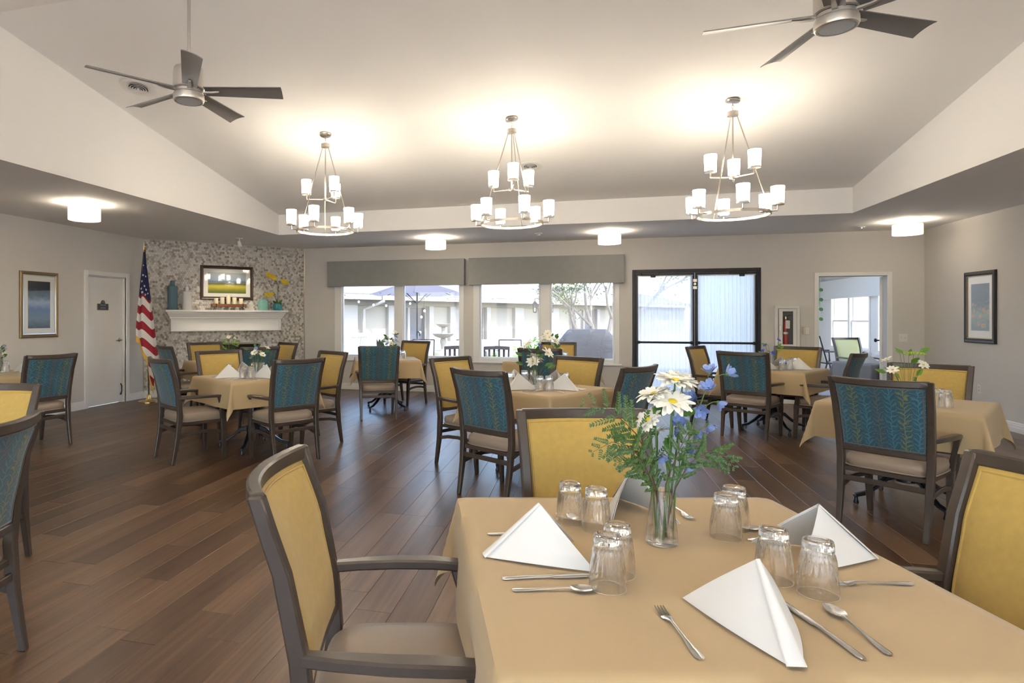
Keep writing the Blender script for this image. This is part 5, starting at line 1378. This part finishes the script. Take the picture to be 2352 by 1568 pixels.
MB().b(-12, LB+12, -1.22, -1.1, HB-.08, HB+.30).build('fascia_board', 'ext_trim', bl, smooth=0)
m = MB(); m.loft([[(x, -1.25, HB+.30), (x, 6, HB+1.9), (x, 6, HB+1.8), (x, -1.25, HB+.22)] for x in (-12, LB+12)]); m.build('roof_slope', 'shingle', bl, smooth=0)
for (a, b) in doors:
    MB().b(a, b, .30, .32, .05, 2.18).build('curtain', 'drape', bl, smooth=0)
    m = MB(); k = (b-a); m.b(a, a+.08, .05, .15, 0, 2.18); m.b(b-.08, b, .05, .15, 0, 2.18); m.b(a+.08, b-.08, .05, .15, 2.1, 2.18)
    if k > 1.6: m.b(a+k*.48, a+k*.54, .05, .15, 0, 2.1)
    f_ = m.build('door_frame', 'ext_trim', bl); MB().b(a+.08, b-.08, .10, .104, .05, 2.1).build('pane', 'pane', f_, smooth=0)
    if k > 1.6: MB().b(a+k*.56, b-.1, .24, .26, .05, 2.1).build('interior_shade_panel', 'sign_grey', bl, smooth=0)  # dark panel standing in for the shaded room behind the door
x = facade_x(838)
m = MB(); m.tube([(x+.25, -1.3, HB+.28), (x+.25, -1.3, HB-.15), (x-.1, -.6, HB-.45), (x-.35, -.33, HB-.6), (x-.35, -.33, .1)], .09, 8); m.build('downspout', 'ext_trim', bl)

# umbrella
ux, uw = cam2room(0.0, 19.0)
t = thing('patio_umbrella', 'large lilac patio umbrella on a dark pole outside the first window', 'umbrella', (ux, uw, GZ))
MB().lathe([(.028, 0), (.028, 2.75)], 10).build('pole', 'black', t); MB().lathe([(.26, 0), (.26, .05), (.06, .10), (.05, .3)], 20).build('base', 'black', t)
m = MB(); n = 8
for k in range(n):
    a0, a1 = 2*PI*k/n+.2, 2*PI*(k+1)/n+.2
    def cf(u_, v_, a0=a0, a1=a1):
        r_ = .05+1.42*v_; p = Vector((math.cos(a0), math.sin(a0), 0)).lerp(Vector((math.cos(a1), math.sin(a1), 0)), u_)*r_
        return (p.x, p.y, 2.72-.46*v_-.05*v_*math.sin(PI*u_))
    cm = MB().grid(cf, 6, 6); cm.build('canopy_panel', 'umbrella', t)
    q = .05+1.42; MB().tube([(0, 0, 2.68), (q*math.cos(a0), q*math.sin(a0), 2.25)], .010, 6).build('rib', 'black', t)
    MB().tube([(0, 0, 1.95), (.7*math.cos(a0), .7*math.sin(a0), 2.46)], .008, 6).build('strut', 'black', t)
MB().tube([(.0, -.06, 1.1), (.10, -.06, 1.05), (.1, -.06, .95)], .02, 6).build('crank', 'black', t)
# fountain
fx, fw2 = cam2room((1018-958)/1400*24, 24)
t = thing('tiered_fountain', 'two-tier cast-stone fountain in the courtyard', 'fountain', (fx, fw2, GZ))
MB().lathe([(.55, 0), (.60, .04), (.60, .16), (.50, .20), (.1, .20)], 28).build('basin', 'fountain', t)
MB().lathe([(.16, .18), (.14, .22), (.08, .28), (.09, .42), (.13, .55), (.10, .68), (.08, .72)], 20).build('pedestal', 'fountain', t)
MB().lathe([(.06, .70), (.16, .72), (.33, .78), (.42, .86), (.44, .88), (.40, .88), (.30, .82), (.05, .78)], 28).build('lower_bowl', 'fountain', t)
MB().lathe([(.12, .79), (.11, .84), (.07, .90), (.06, 1.0), (.09, 1.10), (.05, 1.14)], 20).build('upper_pedestal', 'fountain', t)
MB().lathe([(.05, 1.12), (.14, 1.15), (.25, 1.22), (.28, 1.27), (.25, 1.27), (.04, 1.2)], 28).build('upper_bowl', 'fountain', t)
# covered grill
gx, gw = cam2room((1350-958)/1400*16, 16)
t = thing('covered_grill', 'barbecue grill under a crinkled grey cover outside the second window', 'grill', (gx, gw, GZ), R(8))
def wr(p, k): return (p[0]+.02*math.sin(9*p[2]+k*5), p[1]+.03*math.sin(7*p[0]+3*p[2]+k), p[2])
m = MB(); rings = []
for i, (a, b, z) in enumerate(((.96, .44, .02), (.92, .43, .35), (.86, .41, .62), (.76, .38, .86), (.60, .32, 1.08), (.49, .24, 1.20), (.46, .18, 1.22), (.2, .08, 1.225))):
    rings.append([wr(q, i*.3) for q in se_ring(a, b, z, 44, 5)])
m.loft(rings).build('cover', 'cover', t, smooth=50)
MB().b(-.05, .20, -.31, -.305, 1.0, 1.05).build('label_patch', 'paper', t)
for s in (-1, 1): MB().lathe([(.06, 0), (.06, .03)], 12, (s*.55, 0, 0)).build('wheel', 'black', t)
# tree
tx, tw = cam2room((1388-958)/1400*18.5, 18.5)
t = thing('courtyard_tree', 'slender multi-trunk tree with airy leaves behind the covered grill', 'tree', (tx, tw, GZ)); rn = random.Random(5)
lm = MB(); nb = 0
def branch(p, d, L_, r_, lvl):
    global nb
    e = p+d*L_; mid = (p+e)/2+Vector((rn.uniform(-.06, .06)*L_, rn.uniform(-.06, .06)*L_, 0))
    tm.tube([p, mid, e], [r_, r_*.85, r_*.65], 7)
    if lvl == 0 or r_ < .008:
        return e
    for k in range(3 if lvl > 1 else 4):
        a = rn.uniform(0, 2*PI); s = rn.uniform(.35, .75); nd = (d+Vector((math.cos(a)*s, math.sin(a)*s, rn.uniform(-.1, .25)))).normalized()
        st = p.lerp(e, rn.uniform(.6, 1)); q = branch(st, nd, L_*rn.uniform(.55, .8), r_*.58, lvl-1)
        if lvl <= 2:
            for _ in range(16):
                c = st.lerp(q, rn.random())+Vector((rn.gauss(0, .14), rn.gauss(0, .14), rn.gauss(0, .1))); dd = Vector((rn.gauss(0, 1), rn.gauss(0, 1), rn.gauss(0, .6))).normalized()
                leaflet(lm, c, c+dd*.085, .05, (rn.random(), rn.random(), 1))
    return e
for k, (bx_, dx, L_) in enumerate(((0, (-.30, .1, 1), 1.9), (.10, (.10, 0, 1), 2.1), (.34, (.22, .1, 1), 2.2), (-.05, (-.65, -.1, .9), 1.5))):
    tm = MB(); branch(Vector((bx_, 0, 0)), Vector(dx).normalized(), L_, .075, 3); tm.build('trunk', 'bark', t)
tag(lm.build('foliage', 'tree_leaf', t, smooth=0), kind='stuff')
# lanterns on a white post
lx, lw = cam2room((1247-958)/1400*20, 20)
tag(MB().b(-.09, .09, -.09, .09, 0, 2.6).build('porch_post', 'ext_trim', None, (lx, lw, GZ), bevel=.01), 'white square post between the two outdoor lanterns', 'post')
for s, lab in ((-1, 'black outdoor lantern on the left of the white post'), (1, 'black outdoor lantern on the right of the white post')):
    t = thing('outdoor_lantern', lab, 'lantern', (lx+s*.26, lw, 1.65-GZ*0), 0, 'outdoor lanterns')
    MB().tube([(-s*.17, 0, .30), (-s*.08, 0, .36), (0, 0, .34), (0, 0, .26)], .010, 6).build('bracket', 'black', t)
    MB().lathe([(.005, .27), (.03, .25), (.09, .18), (.10, .17), (.085, .165)], 6).build('roof', 'black', t)
    m = MB(); [m.tube([(.078*math.cos(a), .078*math.sin(a), .165), (.06*math.cos(a), .06*math.sin(a), -.10)], .006, 5) for a in [k*PI/3 for k in range(6)]]; m.lathe([(.001, -.13), (.03, -.12), (.07, -.10), (.07, -.09)], 6); m.build('cage', 'black', t)
    MB().lathe([(.072, .16), (.055, -.09)], 6, cap=False).build('glazing', 'pane', t, smooth=0); MB().lathe([(.02, -.08), (.02, .02), (.001, .04)], 10).build('candle_bulb', 'bulb', t)
# string lights
t = thing('string_lights', 'string of round bulbs slung across the courtyard', 'string lights')
wires = [[(790, 680, 24), (860, 706, 24), (887, 703, 24), (940, 698, 24), (976, 684, 24), (1027, 688, 24)], [(975, 684, 22), (973, 714, 22), (966, 765, 22)]]
bul = [(792, 682, 24), (824, 693, 24), (858, 700, 24), (887, 702, 24), (942, 697, 24), (965, 689, 24), (976, 684, 24), (1028, 690, 24), (975, 714, 22), (968, 728, 22), (965, 763, 22), (1132, 691, 24)]
def cw(px, py, d): u_, w_ = cam2room((px-958)/1400*d, d); return Vector((u_, w_, 1.4-(py-727)*d/1400))
for w_ in wires: MB().tube([cw(*q)+Vector((0, 0, .05)) for q in w_], .006, 5).build('wire', 'black', t)
MB().tube([cw(1028, 690, 24), cw(1075, 686, 24), cw(1132, 689, 24)], .006, 5).build('wire', 'black', t)
for q in bul:
    c = cw(*q); b_ = MB().lathe([(.001, -.05), (.035, -.035), (.045, 0), (.03, .035), (.018, .05)], 12, c).build('bulb', 'bulb', t); MB().lathe([(.018, .05), (.018, .09)], 8, c).build('socket', 'black', b_)
# white rocking chair
rx, rw = cam2room((803-958)/1400*16, 16)
t = thing('rocking_chair', 'white wooden rocking chair at the far left of the courtyard', 'chair', (rx, rw, GZ), R(60))
for s in (-1, 1):
    MB().tube([(s*.28, .45, .10), (s*.28, .2, .03), (s*.28, -.2, .03), (s*.28, -.5, .13)], .022, 6).build('rocker', 'white_paint', t)
    MB().tube([(s*.28, .25, .03), (s*.28, .25, .62)], .022, 6).build('front_leg', 'white_paint', t); MB().tube([(s*.26, -.22, .03), (s*.26, -.40, 1.15)], .022, 6).build('rear_post', 'white_paint', t)
    MB().b(s*.28-.04, s*.28+.04, -.30, .32, .62, .645).build('armrest', 'white_paint', t)
MB().b(-.28, .28, -.25, .28, .40, .43).build('seat', 'white_paint', t); MB().box((0, -.385, 1.08), (.56, .03, .10)).build('top_rail', 'white_paint', t)
for k in range(6): MB().rects([(-.2+.08*k, -.26, .43), (-.2+.08*k, -.38, 1.06)], [(.05, .015)]*2).build('slat', 'white_paint', t)
# dark slat-back patio chairs right outside
def slat_chair():
    t = thing('slat_back_chair', '', 'chair')
    for s in (-1, 1):
        MB().rects([(s*.24, -.20, 0), (s*.24, -.22, .42), (s*.25, -.30, .93)], [(.035, .035)]*3).build('rear_post', 'dark_wood', t, bevel=.004); MB().rects([(s*.24, .22, 0), (s*.24, .22, .62)], [(.035, .035)]*2).build('front_leg', 'dark_wood', t, bevel=.004)
        MB().b(s*.25-.03, s*.25+.03, -.26, .26, .62, .645).build('armrest', 'dark_wood', t)
    MB().b(-.24, .24, -.22, .24, .40, .43).build('seat', 'dark_wood', t, bevel=.005)
    MB().rects([(-.255, -.30, .90), (0, -.315, .915), (.255, -.30, .90)], [(.03, .07)]*3, 'yz').build('top_rail', 'dark_wood', t)
    for k in range(4): MB().rects([(-.15+.10*k, -.23, .44), (-.15+.10*k, -.30, .88)], [(.045, .015)]*2).build('slat', 'dark_wood', t)
    return t
SB = Proto(slat_chair())
SB.place((-2.55, 12.75, GZ), R(14), 'dark slat-back patio chair outside the right pane of the umbrella window', 'dark slat-back patio chairs')
SB.place((-1.72, 12.85, GZ), R(10), 'dark slat-back patio chair outside the left pane of the grill window', 'dark slat-back patio chairs')
# pale sling patio chair and small table
MT['mesh_sling'] = mat('grey_mesh_sling', (.42, .42, .41), .8)
def mesh_chair(lab, loc, rz):
    t = thing('mesh_patio_chair', lab, 'chair', loc, rz, 'pale mesh patio chairs')
    for s in (-1, 1): MB().tube([(s*.27, .28, 0), (s*.27, .25, .42), (s*.27, -.2, .40), (s*.27, -.34, .98)], .014, 8).build('side_frame', 'dark_frame', t); MB().tube([(s*.27, -.20, .40), (s*.27, -.32, 0)], .014, 8).build('rear_leg', 'dark_frame', t)
    MB().grid(lambda u_, v_: (-.26+.52*u_, -.2-.14*v_, .42+.54*v_), 2, 6).build('back_sling', 'mesh_sling', t); MB().b(-.26, .26, -.2, .26, .405, .42).build('seat_sling', 'mesh_sling', t); MB().tube([(-.27, -.34, .98), (.27, -.34, .98)], .014, 8).build('top_rail', 'dark_frame', t)
mesh_chair('pale mesh patio chair beside the small outdoor table', (*cam2room(2.25, 14.6), GZ), R(190))
mesh_chair('pale mesh patio chair behind the backlit armchair of the umbrella window', (*cam2room(.10, 14.8), GZ), R(185))
t = thing('patio_side_table', 'small round metal patio table by the grill window', 'table', (*cam2room(1.72, 15.2), GZ))
MB().lathe([(.001, .70), (.30, .70), (.30, .725), (.001, .725)], 24).build('top', 'mesh_sling', t); MB().lathe([(.02, .02), (.02, .70)], 10).build('stem', 'mesh_sling', t); MB().lathe([(.001, 0), (.2, 0), (.2, .02), (.001, .03)], 20).build('foot', 'mesh_sling', t)
# potted shrubs and beds
def shrub(lab, px, d, h_, w_, mt, n, pot=True, seed=1, lf=.10):
    u_, ww = cam2room((px-958)/1400*d, d); t = thing('potted_shrub' if pot else 'garden_shrub', lab, 'plant', (u_, ww, GZ), 0, 'courtyard plants'); rn = random.Random(seed)
    z0 = 0
    if pot: MB().lathe([(.001, 0), (.16, 0), (.22, .30), (.23, .32), (.20, .32), (.19, .26), (.001, .26)], 20).build('pot', 'concrete', t); z0 = .28
    m = MB(); sm = MB()
    for _ in range(n):
        a = rn.uniform(0, 2*PI); q = rn.random()**.6; r_ = w_*q*(.4+.6*rn.random()); z = z0+h_*rn.uniform(.15, 1)*(1-.35*q); c = Vector((r_*math.cos(a), r_*math.sin(a), z)); dd = Vector((math.cos(a), math.sin(a), rn.uniform(-.3, .9))).normalized()
        leaflet(m, c, c+dd*lf, lf*.5, (rn.random()-.5, -.6, 1))
    for _ in range(7):
        a = rn.uniform(0, 2*PI); sm.tube([(0, 0, z0-.03), (.5*w_*math.cos(a), .5*w_*math.sin(a), z0+h_*.8)], .006, 5)
    sm.build('stems', 'brown_stem', t); tag(m.build('foliage', mt, t, smooth=0), kind='stuff')
shrub('bright leafy potted plant at the right edge of the first grill-window pane', 1222, 13.6, .85, .38, 'leaf2', 170, True, 1, .13)
shrub('airy dark-berried plant just right of the grill-window mullion', 1280, 13.8, .95, .36, 'leaf', 130, True, 2, .055)
shrub('low green planting left of the fountain', 968, 22, .45, .6, 'leaf2', 200, False, 3, .13)
shrub('low green planting behind the slat-back chair of the grill window', 1150, 18.5, .5, .9, 'leaf2', 240, False, 4, .11)
shrub('low leafy plant at the foot of the covered grill', 1322, 14.6, .55, .5, 'leaf2', 170, False, 5, .11)
shrub('small flowering plant behind the tall posy of the umbrella window', 915, 15, .95, .35, 'leaf', 120, True, 6, .08)
# little garden stakes
t = thing('tulip_stake', 'dark metal tulip garden stake above the pale blue chair', 'garden stake', (*cam2room((872-958)/1400*15, 15), GZ))
MB().tube([(0, 0, 0), (0, 0, .80)], .008, 6).build('rod', 'black', t)
pts = [(-.06, .78), (.06, .78), (.08, .88), (.075, 1.0), (.04, .93), (.0, 1.0), (-.04, .93), (-.075, 1.0), (-.08, .88)]
m = MB(); m.loft([[(x, -.006, z) for x, z in pts], [(x, .006, z) for x, z in pts]]); m.build('tulip_head', 'dark_frame', t)
